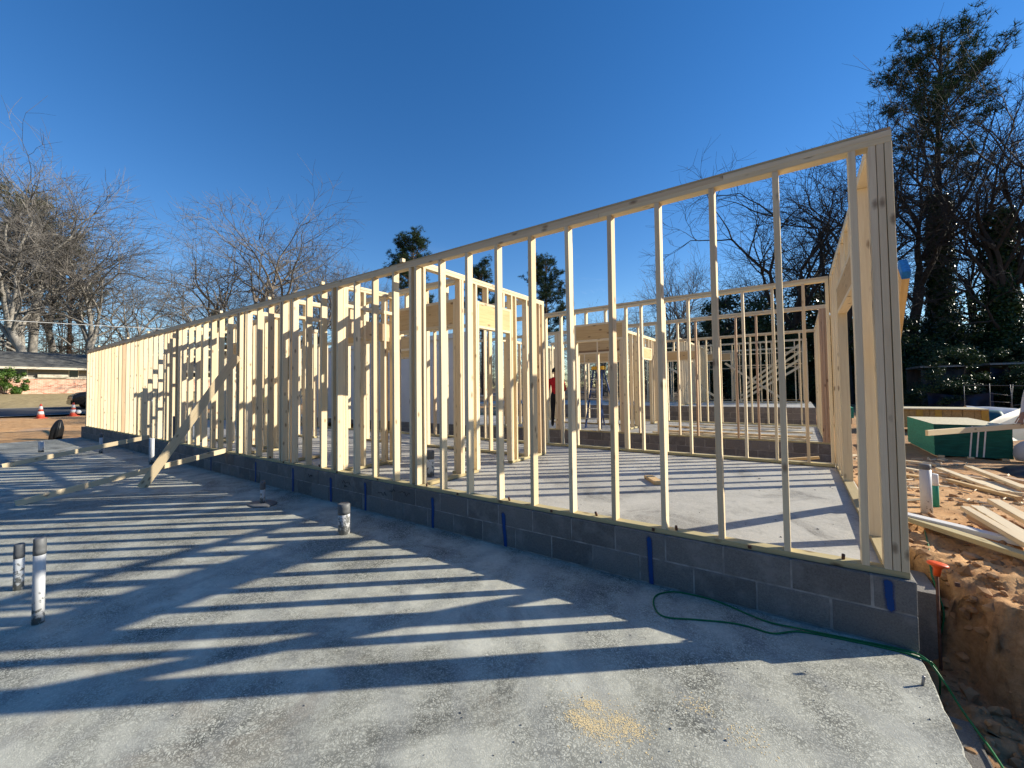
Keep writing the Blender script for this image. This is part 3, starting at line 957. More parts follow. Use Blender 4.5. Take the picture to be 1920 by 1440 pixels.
# ---- second room (beyond the gap), same plan
Z2, T2 = 0.412, 3.14
W = Wall('stud_wall', 'stud wall with reddish studs on the step wall across the gap', 'x', 6.71, -9.0, 0, Z2, T2)
W.plates(-9.0, -0.05)
for x in (-0.07, -0.11, -0.15): W.stud(x, mat=M['wood_red'])
for x in (-0.42, -0.83, -1.235, -1.62, -2.03, -2.43, -2.82): W.stud(x, mat=M['wood_red'] if x in (-1.235, -1.62, -2.43) else None)
W.opening(-5.35, -4.22, 2.50, 2.77)
for x in (-3.3, -3.75, -4.12, -4.81, -5.55, -5.93, -5.97, -6.01, -6.05, -6.45, -6.75, -7.15, -7.55, -7.95, -8.4, -8.95): W.stud(x)
W = Wall('stud_wall', 'receding stud wall at the right end of the second room', 'y', -0.14, 6.80, 10.9, Z2, T2)
W.plates(6.80, 10.9)
for k in range(11): W.stud(6.82 + 0.4064 * k)
W = Wall('stud_wall', 'stud wall along the back of the second room', 'x', 10.9, -9.0, 0, Z2, T2)
W.plates(-9.0, -0.05)
x = -0.07
while x > -9:
    if not (-4.2 < x < -3.1): W.stud(x)
    x -= 0.4064
W.opening(-4.1, -3.2, 2.45, 2.72)
W = Wall('stud_wall', 'partition stud wall with a header beside the ladder in the second room', 'y', -4.42, 6.80, 10.8, Z2, T2)
W.plates(6.80, 10.8, True, [(9.0, 9.9)])
for k in (0, 1, 2, 3, 4, 5, 8, 9): W.stud(6.84 + 0.4064 * k)
W.opening(9.02, 9.88, 2.45, 2.75)
W = Wall('stud_wall', 'partition stud wall behind the ladder in the second room', 'x', 9.0, -7.5, -4.45, Z2, T2)
W.plates(-7.5, -4.45)
for k in range(8): W.stud(-7.45 + 0.4064 * k)
W.header(-6.6, -5.0, 2.4, 2.66)
W = Wall('stud_wall', 'partition stud wall left of the worker in red in the second room', 'y', -8.2, 6.80, 10.8, Z2, T2)
W.plates(6.80, 10.8)
for k in range(10): W.stud(6.84 + 0.4064 * k)

# ---- third building at the back with temporary bracing
Z3, T3 = 0.835, 3.50
W = Wall('stud_wall', 'front stud wall of the farthest building, with diagonal temporary braces', 'x', 17.4, -9.0, -0.2, Z3, T3)
W.plates(-9.0, -0.2)
x = -0.22
while x > -9:
    if not (-4.1 < x < -2.9): W.stud(x)
    x -= 0.4064
W.opening(-4.0, -3.0, 2.75, 3.05)
W.plate(-2.8, -0.25, 2.45, 'rail'); W.plate(-2.8, -0.25, 2.95, 'rail')
for k in range(4):
    bar('diagonal_brace', (-2.7 + 0.10 * k, 17.36 - 0.05 * k, 0.9 + 0.25 * k), (-0.45, 17.36 - 0.05 * k, 2.35 + 0.30 * k), 0.089, 0.038, M['wood'], W.t, (0, 1, 0))
bar('diagonal_brace', (-3.2, 17.2, 2.6), (-1.0, 17.2, 0.95), 0.089, 0.038, M['wood'], W.t, (0, 1, 0))
bar('diagonal_brace', (-5.6, 17.2, 2.5), (-3.4, 17.2, 0.95), 0.089, 0.038, M['wood'], W.t, (0, 1, 0))
W = Wall('stud_wall', 'partition stud wall receding at the right end of the farthest building', 'y', -0.35, 17.5, 24.0, Z3, T3)
W.plates(17.5, 24.0)
for k in range(16): W.stud(17.55 + 0.4064 * k)
W = Wall('stud_wall', 'rear stud wall of the farthest building, against the dark trees', 'x', 21.5, -9.0, -0.4, Z3, T3)
W.plates(-9.0, -0.4); W.plate(-9.0, -0.4, 2.5, 'rail')
x = -0.5
while x > -9: W.stud(x); x -= 0.4064 * (2 if R_.random() < 0.25 else 1)
W = Wall('stud_wall', 'partition stud wall inside the farthest building, left of the cross braces', 'y', -4.4, 13.6, 20.0, Z3, T3)
W.plates(13.6, 20.0)
for k in range(15): W.stud(13.65 + 0.4064 * k)
W.header(14.6, 16.0, 2.7, 3.0)

# ---- sheathed wall of the second building, left part
sh = thing('sheathed_wall', (-15, 6.75, 0.4), 'pale sheathed wall with vertical panel seams, seen between the studs', 'wall')
x = -9.1
while x > -18.4:
    e = max(-18.5, x - 1.22)
    bar('panel', ((x + e) / 2, 6.80, 0.42), ((x + e) / 2, 6.80, 3.30), x - e - 0.006, 0.05, M['sheath'], sh)
    bar('batten', (x, 6.765, 0.42), (x, 6.765, 3.26), 0.06, 0.02, M['sheath'], sh)
    x = e
bar('top_band', (-18.5, 6.74, 3.36), (-9.1, 6.74, 3.36), 0.16, 0.10, M['sheath'], sh)
bar('base_band', (-18.5, 6.745, 0.32), (-9.1, 6.745, 0.32), 0.18, 0.09, M['block'], sh)

# ------------------------------------------------------------------ loose boards around the frame
def board(p0, p1, label, w=0.089, d=0.038, mat='wood', group=None, ref=(0, 0, 1)):
    ob = bar('board', p0, p1, w, d, M[mat], None, ref)
    tag(ob, label, 'board', group)
    return ob
board((-9.50, -1.22, 0.005), (-9.06, 0.005, 2.24), 'wide plank brace leaning from the slab up against the long stud wall', 0.14, 0.038, 'wood', None, (0.94, -0.34, 0.0))
board((-14.74, -2.30, 0.03), (-14.2, 0.02, 0.455), 'long board sloping from the slab to the block wall, farther left than the plank brace', 0.05, 0.10, 'wood')
board((-9.66, -2.55, 0.03), (-9.58, 0.08, 0.462), 'long board sloping from the slab to the block wall, crossing under the plank brace', 0.045, 0.089, 'wood')
board((-2.15, 2.02, 0.415), (-1.93, 1.72, 0.415), 'short offcut of board lying alone on the inner floor slab', 0.11, 0.038, 'wood_header')
for k, (a, b, m_) in enumerate([((-3.6, 7.3, 0.43), (-0.4, 7.25, 0.43), 'wood'), ((-3.4, 7.75, 0.43), (-0.35, 7.7, 0.43), 'wood_header'), ((-2.9, 8.2, 0.47), (-0.3, 8.35, 0.47), 'wood'), ((-3.8, 9.2, 0.43), (-2.2, 8.6, 0.43), 'wood_header'), ((-3.2, 9.6, 0.46), (-0.5, 9.7, 0.46), 'wood'), ((-3.2, 5.2, 0.10), (-0.6, 4.85, 0.14), 'wood'), ((-6.2, 4.95, 0.12), (-3.3, 4.75, 0.12), 'wood_red'), ((-1.3, 4.6, 0.28), (-0.3, 4.65, 0.44), 'wood_header')]):
    board(a, b, ['long pale board on the second floor slab, nearest its front', 'brownish board lying second from the front on the second floor slab', 'board on the second floor slab resting on others, third from its front', 'short brown board lying askew near the second partition', 'board at the back of the second floor slab', 'pale board lying in the gap behind the near room', 'reddish plank lying in the gap left of the doorway header', 'brown offcut propped on the ledge in the gap by the right end'][k], 0.14 if k in (1, 6) else 0.089, 0.038, m_)

# ------------------------------------------------------------------ pipes
def pipe(x, y, z, h, dia, label, mat='pvc', cap=True, tilt=0.0, capmat='grey_tape', ch=0.085):
    t = thing('pipe_stub', (x, y, z), label, 'pipe')
    r = dia / 2
    mw = Matrix.Translation((x, y, z - 0.02)) @ Matrix.Rotation(tilt, 4, 'Y') @ Matrix.Rotation(R_.uniform(0, 6), 4, 'Z')
    lathe('pipe', [(r, 0), (r, h * 0.5), (r, h), (r * 0.90, h), (r * 0.88, h - 0.04)], M[mat], t, mw, 20)
    if cap:
        c = min(ch, h * 0.28)
        lathe('tape_cap', [(r * 1.03, h - c), (r * 1.06, h - c * 0.6), (r * 1.03, h - c * 0.2), (r * 1.02, h + 0.022), (r * 0.85, h + 0.028), (0.005, h + 0.022)], M[capmat], t, mw, 20)
    return t
pipe(-4.852, -2.85, 0, 0.57, 0.062, 'tall white pipe stub with a grey taped top, nearest the left edge', tilt=0.01)
pipe(-5.727, -2.86, 0, 0.355, 0.061, 'shorter spattered white pipe stub with grey tape behind the tall one at the left edge', 'pvc_spat', True)
pipe(-4.673, -0.655, 0, 0.32, 0.125, 'thick grey cement-caked pipe stub in the middle of the slab', 'pvc_caked', True)
tm = pipe(-6.72, -0.585, 0, 0.31, 0.064, 'thin white pipe stub with grey tape in a dark patch near the block wall', 'pvc', True, 0.03)
lathe('mud_collar', [(0.17, 0.0), (0.15, 0.012), (0.04, 0.02)], M['grey_tape'], tm, Matrix.Translation((-6.72, -0.585, 0.002)) @ Matrix.Scale(1.4, 4, (1, 0, 0)), 18)
pipe(-12.349, -0.39, 0, 0.59, 0.095, 'tall white pipe stub against the block wall left of the plank brace', 'pvc', False)
pipe(-15.697, -0.596, 0, 0.52, 0.072, 'white pipe stub behind the farther sloping board', 'pvc', True)
pipe(-17.509, -1.44, 0, 0.305, 0.11, 'short cream pipe stub at the far left of the slab', 'pvc', False)
pipe(-4.655, 0.62, 0.39, 0.345, 0.108, 'white paint-splashed pipe stub with grey top inside the framing by the doubled posts', 'pvc_spat', True)
pipe(-13.312, 2.765, 0.39, 0.475, 0.04, 'thin white upright pipe on the inner floor, seen between studs', 'pvc', False)
pipe(-14.336, 1.876, 0.39, 0.55, 0.05, 'white upright pipe on the inner floor left of the thin one', 'pvc', False)
pipe(-12.42, 0.02, 0.30, 0.75, 0.045, 'thin dark pipe standing beside the tall white stub at the block wall', 'grey_tape', False)
pipe(0.419, 2.072, 0.30, 0.50, 0.084, 'white pipe stub standing in the dirt right of the corner post', 'pvc', True, 0.0, 'grey_tape', 0.02)
pipe(0.547, 2.42, 0.30, 0.36, 0.052, 'green pipe stub with a pale rim right behind the white one in the dirt', 'pvc_green', True, 0.0, 'white_plastic')

# bolt in the slab near the corner
ab = thing('anchor_bolt', (-0.051, -0.344, 0), 'small steel bolt sticking out of the slab by its chipped edge', 'bolt')
lathe('rod', [(0.0065, -0.01), (0.0065, 0.048), (0.005, 0.05)], M['steel'], ab, Matrix.Translation((-0.051, -0.344, 0)) @ Matrix.Rotation(0.12, 4, 'Y'), 10)

# rebar with a mushroom cap
rb = thing('rebar_stake', (0.15, 0.36, -0.5), 'rusty rebar stake with an orange mushroom cap beside the block wall corner', 'rebar')
lathe('rod', [(0.0085, -0.50), (0.0085, 0.40)], M['rust'], rb, Matrix.Translation((0.15, 0.36, 0)), 8)
lathe('safety_cap', [(0.016, 0.0), (0.020, 0.045), (0.028, 0.058), (0.050, 0.066), (0.052, 0.074), (0.046, 0.080), (0.02, 0.083), (0.002, 0.083)], M['orange'], rb, Matrix.Translation((0.15, 0.36, 0.345)) @ Matrix.Rotation(0.10, 4, 'Y') @ Matrix.Rotation(-0.06, 4, 'X'), 24)

# extension cord: a loop on the slab, then over the edge and off along the trench
cz = 0.006
c1 = [(0.03, -0.085, 0.006), (-0.09, -0.055, cz), (-0.31, -0.08, cz), (-0.57, -0.135, cz), (-0.71, -0.25, cz), (-0.85, -0.25, cz), (-0.97, -0.275, cz), (-1.15, -0.355, cz), (-1.33, -0.43, cz), (-1.425, -0.32, cz), (-1.45, -0.17, cz), (-1.37, -0.05, cz), (-1.23, -0.012, cz), (-1.04, -0.02, cz), (-0.77, -0.115, cz), (-0.57, -0.11, cz + 0.006), (-0.30, -0.055, cz), (-0.08, -0.025, cz), (0.01, -0.06, cz), (0.07, -0.13, -0.06), (0.12, -0.18, -0.15), (0.16, -0.40, -0.17), (0.19, -0.8, -0.14), (0.30, -1.3, -0.05), (0.45, -1.9, 0.02)]
tag(tube('extension_cord', smooth_path(c1, 8), 0.0055, M['green_cord'], None, 8), 'green extension cord looped on the slab against the block wall and over its edge', 'cord')
c2 = [(0.03, -0.085, 0.006), (0.07, -0.03, -0.08), (0.10, 0.15, -0.30), (0.14, 0.40, -0.40), (0.17, 0.55, -0.22), (0.21, 0.55, 0.02), (0.20, 0.60, 0.14), (0.19, 0.72, 0.24), (0.25, 1.1, 0.30), (0.3, 1.5, 0.33)]
tag(tube('extension_cord', smooth_path(c2, 8), 0.0055, M['green_cord'], None, 8), 'green cord climbing out of the trench behind the rebar stake', 'cord')

SAW = [(-1.413, -1.42, 0.03, 900), (-1.44, -1.53, 0.03, 800), (-1.373, -1.54, 0.035, 1100), (-1.274, -1.429, 0.03, 700), (-1.192, -1.447, 0.04, 900), (-1.29, -1.521, 0.05, 1000), (-0.978, -1.14, 0.05, 450), (-0.767, -1.219, 0.06, 350), (-1.334, -1.477, 0.12, 900)]
# clay clods on the bank and crumbs on the slab
def lumps(name, mat, items, label, cat):
    V = []; Fc = []
    ico = bmesh.new(); bmesh.ops.create_icosphere(ico, subdivisions=1, radius=1.0)
    iv = [v.co.copy() for v in ico.verts]; iff = [[v.index for v in f.verts] for f in ico.faces]
    ico.free()
    for (x, y, z, r) in items:
        b = len(V); s = Vector((R_.uniform(.7, 1.3), R_.uniform(.7, 1.3), R_.uniform(.6, 1.1))) * r
        ph = R_.uniform(0, 50)
        q = Quaternion((R_.random(), R_.random(), R_.random(), R_.random())).normalized()
        for v in iv:
            k = 1 + 0.55 * noise.noise(v * 1.1 + Vector((ph, 0, 0)))
            p = q @ (v * k)
            V.append((x + p.x * s.x, y + p.y * s.y, z + p.z * s.z))
        Fc += [tuple(b + j for j in f) for f in iff]
    ob = meshob(name, V, Fc, mat)
    return tag(ob, label, cat, None, 'stuff')
it = []
for _ in range(1500):
    y = R_.uniform(-2.2, 5.5) if R_.random() < 0.7 else R_.uniform(-1.0, 2.0)
    x = R_.uniform(0.05, 2.8) * (0.5 if y < 2 else 1)
    it.append((x, y, ground_z(x, y) + 0.002, 0.005 + 0.042 * R_.random() ** 4))
for _ in range(700):
    x = R_.uniform(0.14, 1.8); y = R_.uniform(-1.3, 1.1)
    z = ground_z(x, y); sl = math.hypot(ground_z(x + .03, y) - z, ground_z(x, y + .03) - z) / .03
    if sl > 0.7: it.append((x, y, z, 0.012 + 0.05 * R_.random() ** 2.5))
lumps('clay_clods', M['clod_shaded'], it, 'loose clods of red clay scattered over the bank', 'clods')
it = []
for _ in range(420):
    x = -0.05 - 6 * R_.random() ** 1.4; y = R_.uniform(-3.0, -0.03)
    it.append((x, y, 0.001, 0.0015 + 0.0045 * R_.random() ** 4))
lumps('concrete_crumbs', M['crumb'], it, 'tiny crumbs scattered on the foreground slab', 'crumbs')
it = []
for _ in range(220):
    x = R_.uniform(-4, -0.2); y = R_.uniform(0.3, 3.9)
    it.append((x, y, 0.393, 0.002 + 0.007 * R_.random() ** 3))
lumps('floor_crumbs', M['crumb'], it, 'tiny crumbs scattered on the inner floor', 'crumbs')

# sawdust swept into a little heap on the slab
V = []; Fc = []
for cx, cy, sd_, num in SAW:
    for _ in range(int(num * 0.26)):
        x = cx + R_.gauss(0, sd_); y = cy + R_.gauss(0, sd_ * 0.7)
        a = R_.uniform(0, 6.28); l = R_.uniform(.0025, .0055); b0 = len(V)
        dx, dy = math.cos(a) * l, math.sin(a) * l; h = R_.uniform(.0006, .0012)
        V += [(x - dx, y - dy, h), (x + dy * .6, y - dx * .6, h + R_.uniform(0, .0006)), (x + dx, y + dy, h), (x - dy * .6, y + dx * .6, h + .0003)]
        Fc += [(b0, b0 + 1, b0 + 2), (b0, b0 + 2, b0 + 3)]
tag(meshob('sawdust', V, Fc, mat_plain('fresh_sawdust', (0.78, 0.62, 0.34), 0.9, 0.15, 90.0)), 'pale yellow sawdust sprinkled on the foreground slab', 'sawdust', None, 'stuff')

# ------------------------------------------------------------------ boards, stacks and tarps on the dirt at the right
RB = [((1.179, 5.48), (1.30, 3.52), 0.07, 0.035, 0.089, 'wood', 'pale board in the heap before the green stack, its left member'),
      ((1.541, 5.75), (1.50, 3.65), 0.09, 0.06, 0.089, 'wood', 'pale board in the heap reaching towards the green stack, right of the others'),
      ((1.46, 5.15), (1.36, 3.55), 0.02, 0.02, 0.19, 'wood', 'wide pale plank lying flat in the heap before the green stack'),
      ((1.09, 5.1), (1.46, 4.55), 0.03, 0.03, 0.09, 'wood_red', 'short brownish board at the far left of the heap'),
      ((1.0, 4.17), (1.33, 3.26), 0.03, 0.03, 0.06, 'wood_header', 'narrow strip of wood at the near side of the heap'),
      ((0.20, 1.64), (0.95, 0.77), 0.04, 0.04, 0.089, 'wood_treated', 'long greenish board lying on the bank behind the rebar stake'),
      ((0.19, 1.68), (0.92, 1.20), 0.055, 0.055, 0.089, 'white_wrap', 'white painted board lying beside the long greenish one'),
      ((0.62, 1.86), (0.78, 1.05), 0.13, 0.09, 0.06, 'wood', 'pale lath lying across the pile above the white board'),
      ((0.71, 1.93), (0.82, 1.20), 0.13, 0.09, 0.089, 'wood', 'pale board in the pile, second from its left'),
      ((0.93, 2.40), (0.95, 1.62), 0.10, 0.10, 0.089, 'wood', 'pale board at the right frame edge on top of the pile'),
      ((0.65, 1.83), (0.80, 1.50), 0.07, 0.06, 0.07, 'wood_red', 'brown offcut under the pile of laths'),
      ((1.62, 4.7), (1.9, 3.9), 0.07, 0.05, 0.089, 'wood_red', 'reddish board end at the right of the heap'),
      ((0.35, 6.2), (1.0, 5.3), 0.02, 0.02, 0.089, 'wood', 'weathered board flat on the dirt left of the heap'),
      ((0.30, 7.4), (1.35, 6.4), 0.02, 0.03, 0.089, 'wood', 'board on the dirt before the green stack'),
      ((0.25, 4.9), (0.85, 4.45), 0.02, 0.02, 0.14, 'wood_header', 'brown plank on the dirt near the back corner of the frame')]
for (a, b, h0, h1, w, m_, lab) in RB:
    za = ground_z(*a) + h0; zb = ground_z(*b) + h1
    board((a[0], a[1], za), (b[0], b[1], zb), lab, w, 0.038, m_)
it = []
V = []; Fc = []
for _ in range(260):     # splinters
    x = R_.uniform(0.2, 1.9); y = R_.uniform(2.3, 7.5); z = ground_z(x, y) + 0.012
    a = R_.uniform(0, 3.1); L = R_.uniform(0.04, 0.22)
    d = Vector((math.cos(a), math.sin(a), R_.uniform(-.1, .1))) * L
    ring_tube(V, Fc, [Vector((x, y, z)), Vector((x, y, z)) + d], 0.006 + 0.008 * R_.random(), 4)
tag(meshob('wood_splinters', V, Fc, M['wood']), 'wood splinters and shavings strewn on the dirt', 'splinters', None, 'stuff')

# green edged panel stack
gs = thing('panel_stack', (2.15, 9.5, 0.1), 'stack of panels with dark green edges and three white stripes', 'panel stack')
GX0, GX1, GY0, GY1, GZ0, GZ1 = 1.66, 2.70, 8.25, 10.7, 0.14, 0.76
n = 26
th = (GZ1 - GZ0) / n
for k in range(n):
    j = R_.uniform(-0.003, 0.003)
    ob = box('panel', (GX0 + j, GY0 + R_.uniform(-0.003, 0.003), GZ0 + k * th), (GX1 + j, GY1, GZ0 + (k + 1) * th - 0.0012), None, gs)
    ob.data.materials.clear()
    ob.data.materials.append(M['green_wrap'] if k < n - 1 else M['osb']); ob.data.materials.append(M['green_wrap']); ob.data.materials.append(M['green_lit'])
    if k == n - 1:
        ob.data.polygons[2].material_index = 1
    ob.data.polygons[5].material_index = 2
for k, x in enumerate((2.14, 2.23, 2.32)):
    meshob('white_stripe', [(x - 0.012, GY0 - 0.006, GZ0 + 0.01), (x + 0.012, GY0 - 0.006, GZ0 + 0.01), (x + 0.06, GY0 - 0.006, GZ1 - 0.02), (x + 0.038, GY0 - 0.006, GZ1 - 0.02)], [(0, 1, 2, 3)], M['white_plastic'], gs)
for x in (1.75, 2.15, 2.6):
    bar('skid', (x, GY0 - 0.02, 0.10), (x, GY1, 0.10), 0.09, 0.09, M['wood'], gs, (0, 0, 1))
# brown banded stack behind
ys_ = thing('panel_stack', (2.9, 14.7, 0.1), 'brown stack of boards banded with yellow straps behind the green stack', 'panel stack')
for k in range(9):
    x = 1.75 + 0.225 * k
    bar('board_bundle', (x + 0.11, 14.4, 0.25), (x + 0.11, 14.4, 0.80), 0.218, 1.2 + R_.uniform(-.02, .02), M['osb_edge'], ys_, (0, 1, 0))
box('top_sheet', (1.72, 13.72, 0.803), (3.82, 15.02, 0.835), M['osb'], ys_)
for x in (2.35, 2.75, 3.68):
    box('strap', (x, 13.76, 0.24), (x + 0.14, 13.795, 0.802), M['yellow_strap'], ys_)
# small green-ended bundle seen through the opening
g2 = thing('panel_stack', (0.9, 15.5, 0.2), 'small green-edged bundle seen through the opening of the right end wall', 'panel stack')
for k in range(6):
    box('panel', (0.55, 15.0, 0.42 + 0.06 * k), (1.0, 16.0, 0.477 + 0.06 * k), M['green_lit'], g2)
box('skid', (0.6, 15.05, 0.2), (0.95, 15.9, 0.418), M['wood_red'], g2)

def drape(name, fn, nu, nv, mat, label, cat, thick=0.0):
    g = [[fn(i / (nu - 1), j / (nv - 1)) for i in range(nu)] for j in range(nv)]
    return tag(sheet(name, g, mat, None, thick), label, cat)
def tarp1(u, v):
    x = 2.50 + 1.3 * u; lo = 0.64 - 0.20 * u; up = 0.67 + 1.0 * u
    return (x, 8.80 + 0.10 * noise.noise((u * 4, v * 3, 5)) + 0.05 * math.sin(u * 14 + v * 3) * (1 - v) + 0.25 * v, lo + (up - lo) * v + 0.02 * noise.noise((u * 6, v * 5, 1)))
drape('house_wrap', tarp1, 22, 16, M['wrap_sheet'], 'white wrap sheet sloping up over a pile at the right frame edge', 'wrap')
def tarp1b(u, v):
    x = 2.52 + 0.5 * u; y = 8.73 - 0.2 * u * 0.4
    top = 0.66 + 0.36 * u
    return (x, y - 0.03 * math.sin(v * 3) + 0.02 * noise.noise((u * 7, v * 7, 3)), top - (0.28 + 0.25 * u) * v)
drape('house_wrap', tarp1b, 14, 10, M['wrap_sheet'], 'hanging front flap of white wrap beside the green stack', 'wrap')
def tarp2(u, v):
    x = 3.9 + 2.6 * u; y = 15.3 + 1.4 * v
    z = 0.20 + 0.62 * math.sin(math.pi * min(1, v * 0.7 + 0.08)) * (1 - 0.45 * u * u) + 0.06 * noise.noise((u * 7, v * 3, 2))
    return (x, y, z)
drape('lumber_wrap', tarp2, 30, 14, M['silver_wrap'], 'silver printed lumber wrap over a pile behind the stacks', 'wrap')
drape('wrap_print', lambda u, v: tuple(Vector(tarp2(0.06 + 0.2 * u, 0.02 + 0.3 * v)) + Vector((0, -0.012, 0.01))), 8, 6, M['teal_print'], 'dark teal printed corner of the silver lumber wrap', 'print', 0.002)
bgm = thing('plastic_bag', (2.86, 8.15, 0.12), 'pale bag with dark blue print on the ground by the end of the green stack', 'bag')
bo = lathe('bag', [(0.02, 0.0), (0.15, 0.02), (0.19, 0.12), (0.17, 0.26), (0.10, 0.36), (0.02, 0.40)], M['silver_wrap'], bgm, Matrix.Translation((2.86, 8.15, 0.12)), 18)
for v_ in bo.data.vertices:
    v_.co += v_.co.normalized() * 0.04 * noise.noise(v_.co * 9.0)
box('print', (2.76, 7.95, 0.26), (2.93, 7.958, 0.36), M['blue_print'], bgm)
def tarp4(u, v):
    x = 2.0 + 1.2 * u; y = 5.6 + 1.1 * v
    h = math.sin(math.pi * u) ** 0.7 * math.sin(math.pi * v) ** 0.7
    return (x, y, ground_z(x, y) + 0.005 + (0.17 + 0.10 * noise.noise((u * 5, v * 5, 4))) * h)
drape('plastic_sheet', tarp4, 24, 22, M['black_sheet'], 'shiny black plastic heap on the ground by the pile of boards', 'plastic')

# ------------------------------------------------------------------ people
def person(loc, rotz, joints, cols, label, hat=None, hair='black_cloth'):
    t = thing('person', loc, label, 'person')
    J = joints
    names = list(J.keys())
    idx = {k: i for i, k in enumerate(names)}
    rad = {'pelvis': (.155, .12), 'waist': (.14, .11), 'chest': (.175, .125), 'neck': (.06, .06), 'head0': (.075, .085), 'head1': (.085, .10), 'head2': (.06, .07)}
    for s in 'LR':
        rad.update({'sh' + s: (.075, .075), 'el' + s: (.048, .048), 'wr' + s: (.030, .034), 'pa' + s: (.022, .042),
                    'hip' + s: (.098, .10), 'kn' + s: (.065, .068), 'an' + s: (.045, .05), 'toe' + s: (.045, .035)})
    E = [('pelvis', 'waist'), ('waist', 'chest'), ('chest', 'neck'), ('neck', 'head0'), ('head0', 'head1'), ('head1', 'head2')]
    for s in 'LR':
        E += [('chest', 'sh' + s), ('sh' + s, 'el' + s), ('el' + s, 'wr' + s), ('wr' + s, 'pa' + s), ('pelvis', 'hip' + s), ('hip' + s, 'kn' + s), ('kn' + s, 'an' + s), ('an' + s, 'toe' + s)]
    verts = [Vector(J[k]) for k in names]; edges = [(idx[a], idx[b]) for a, b in E]
    for s in 'LR':      # fingers rooted in the palm
        pa = Vector(J['pa' + s]); wr = Vector(J['wr' + s]); d = (pa - wr).normalized()
        side = d.cross(Vector((0, 1, 0.2))).normalized()
        for k, (o, L) in enumerate([(-.03, .065), (-.01, .078), (.012, .072), (.032, .055)]):
            b0 = len(verts)
            verts += [pa + side * o + d * 0.02, pa + side * o * 1.15 + d * (L * .6) + Vector((0, -.01, 0)), pa + side * o * 1.15 + d * L + Vector((0, -.035, 0))]
            edges += [(idx['pa' + s], b0), (b0, b0 + 1), (b0 + 1, b0 + 2)]
        b0 = len(verts)
        verts += [wr + d * .04 - side * .045, pa - side * .062 + d * .03]
        edges += [(idx['wr' + s], b0), (b0, b0 + 1)]
    me = bpy.data.meshes.new('body')
    me.from_pydata([tuple(v) for v in verts], edges, [])
    ob = bpy.data.objects.new('body_tmp', me)
    COL.objects.link(ob)
    ob.modifiers.new('skin', 'SKIN')
    for i, sv in enumerate(me.skin_vertices[0].data):
        sv.radius = rad[names[i]] if i < len(names) else (.0095, .0095)
        sv.use_root = (i == idx['pelvis'])
    sb = ob.modifiers.new('sub', 'SUBSURF'); sb.levels = 2; sb.render_levels = 2
    dg = bpy.context.evaluated_depsgraph_get()
    dg.update()
    nm = bpy.data.meshes.new_from_object(ob.evaluated_get(dg))
    bpy.data.objects.remove(ob)
    nm.materials.clear()
    for c in ('skin', cols[0], cols[1], 'boot'): nm.materials.append(M[c])
    wrists = [Vector(J['wrL']), Vector(J['wrR'])]; nk = Vector(J['neck']); wa = Vector(J['waist']); pe = Vector(J['pelvis'])
    hd = [Vector(J['head1']), Vector(J['head0']), Vector(J['head2'])]
    legs = [(Vector(J['hip' + s]), Vector(J['kn' + s]), Vector(J['an' + s])) for s in 'LR']
    ank = [Vector(J['an' + s]) for s in 'LR']
    def segd(p, a, b):
        t_ = max(0, min(1, (p - a).dot(b - a) / (b - a).length_squared)); return (p - a - (b - a) * t_).length
    for pl in nm.polygons:
        c = pl.center
        pl.use_smooth = True
        dh = min((c - h).length for h in hd)
        dl = min(min(segd(c, a, b), segd(c, b, d_)) for a, b, d_ in legs)
        dtor = min(segd(c, wa, Vector(J['chest'])), min(segd(c, Vector(J['sh' + s]), Vector(J['el' + s])) for s in 'LR'), min(segd(c, Vector(J['el' + s]), Vector(J['wr' + s])) for s in 'LR'))
        if any((c - a).length < .12 and c.z < a.z + .05 for a in ank): k = 3
        elif dh < .13 and c.z > nk.z - .01: k = 0
        elif min((c - w).length for w in wrists) < .06 or any((c - Vector(J['pa' + s])).length < .11 for s in 'LR'): k = 0
        elif dl < dtor: k = 2
        else: k = 1
        pl.material_index = k
    body = bpy.data.objects.new('body', nm)
    mw = Matrix.Translation(loc) @ Matrix.Rotation(rotz, 4, 'Z')
    link(body, t, mw)
    h1 = Vector(J['head1'])
    if hat:
        lathe('hard_hat', [(0.15, 0.03), (0.125, 0.05), (0.12, 0.10), (0.09, 0.15), (0.04, 0.175), (0.003, 0.18)], M[hat], t, mw @ Matrix.Translation(h1 + Vector((0, 0, -.01))), 18)
    else:
        lathe('hair', [(0.085, -0.02), (0.103, 0.05), (0.095, 0.10), (0.06, 0.145), (0.003, 0.155)], M[hair], t, mw @ Matrix.Translation(h1 + Vector((0, .018, -.01))), 16)
    # face: eyes, nose, mouth, ears
    fm = []
    for s in (-1, 1):
        lathe('eye', [(0.001, -.010), (.010, -.004), (.010, .004), (.001, .010)], M['boot'], t, mw @ Matrix.Translation(h1 + Vector((s * .033, -.088, .0))), 8)
        lathe('ear', [(0.002, -.03), (.014, -.015), (.016, .015), (.003, .032)], M['skin'], t, mw @ Matrix.Translation(h1 + Vector((s * .092, .005, -.01))), 8)
    lathe('nose', [(0.014, -.035), (.016, -.022), (.008, .01), (.002, .02)], M['skin'], t, mw @ Matrix.Translation(h1 + Vector((0, -.098, -.015))), 8)
    bar('mouth', tuple((mw @ (h1 + Vector((-.024, -.088, -.062))))), tuple((mw @ (h1 + Vector((.024, -.088, -.062))))), .008, .01, M['red_shirt'], t, (0, 0, 1))
    return t
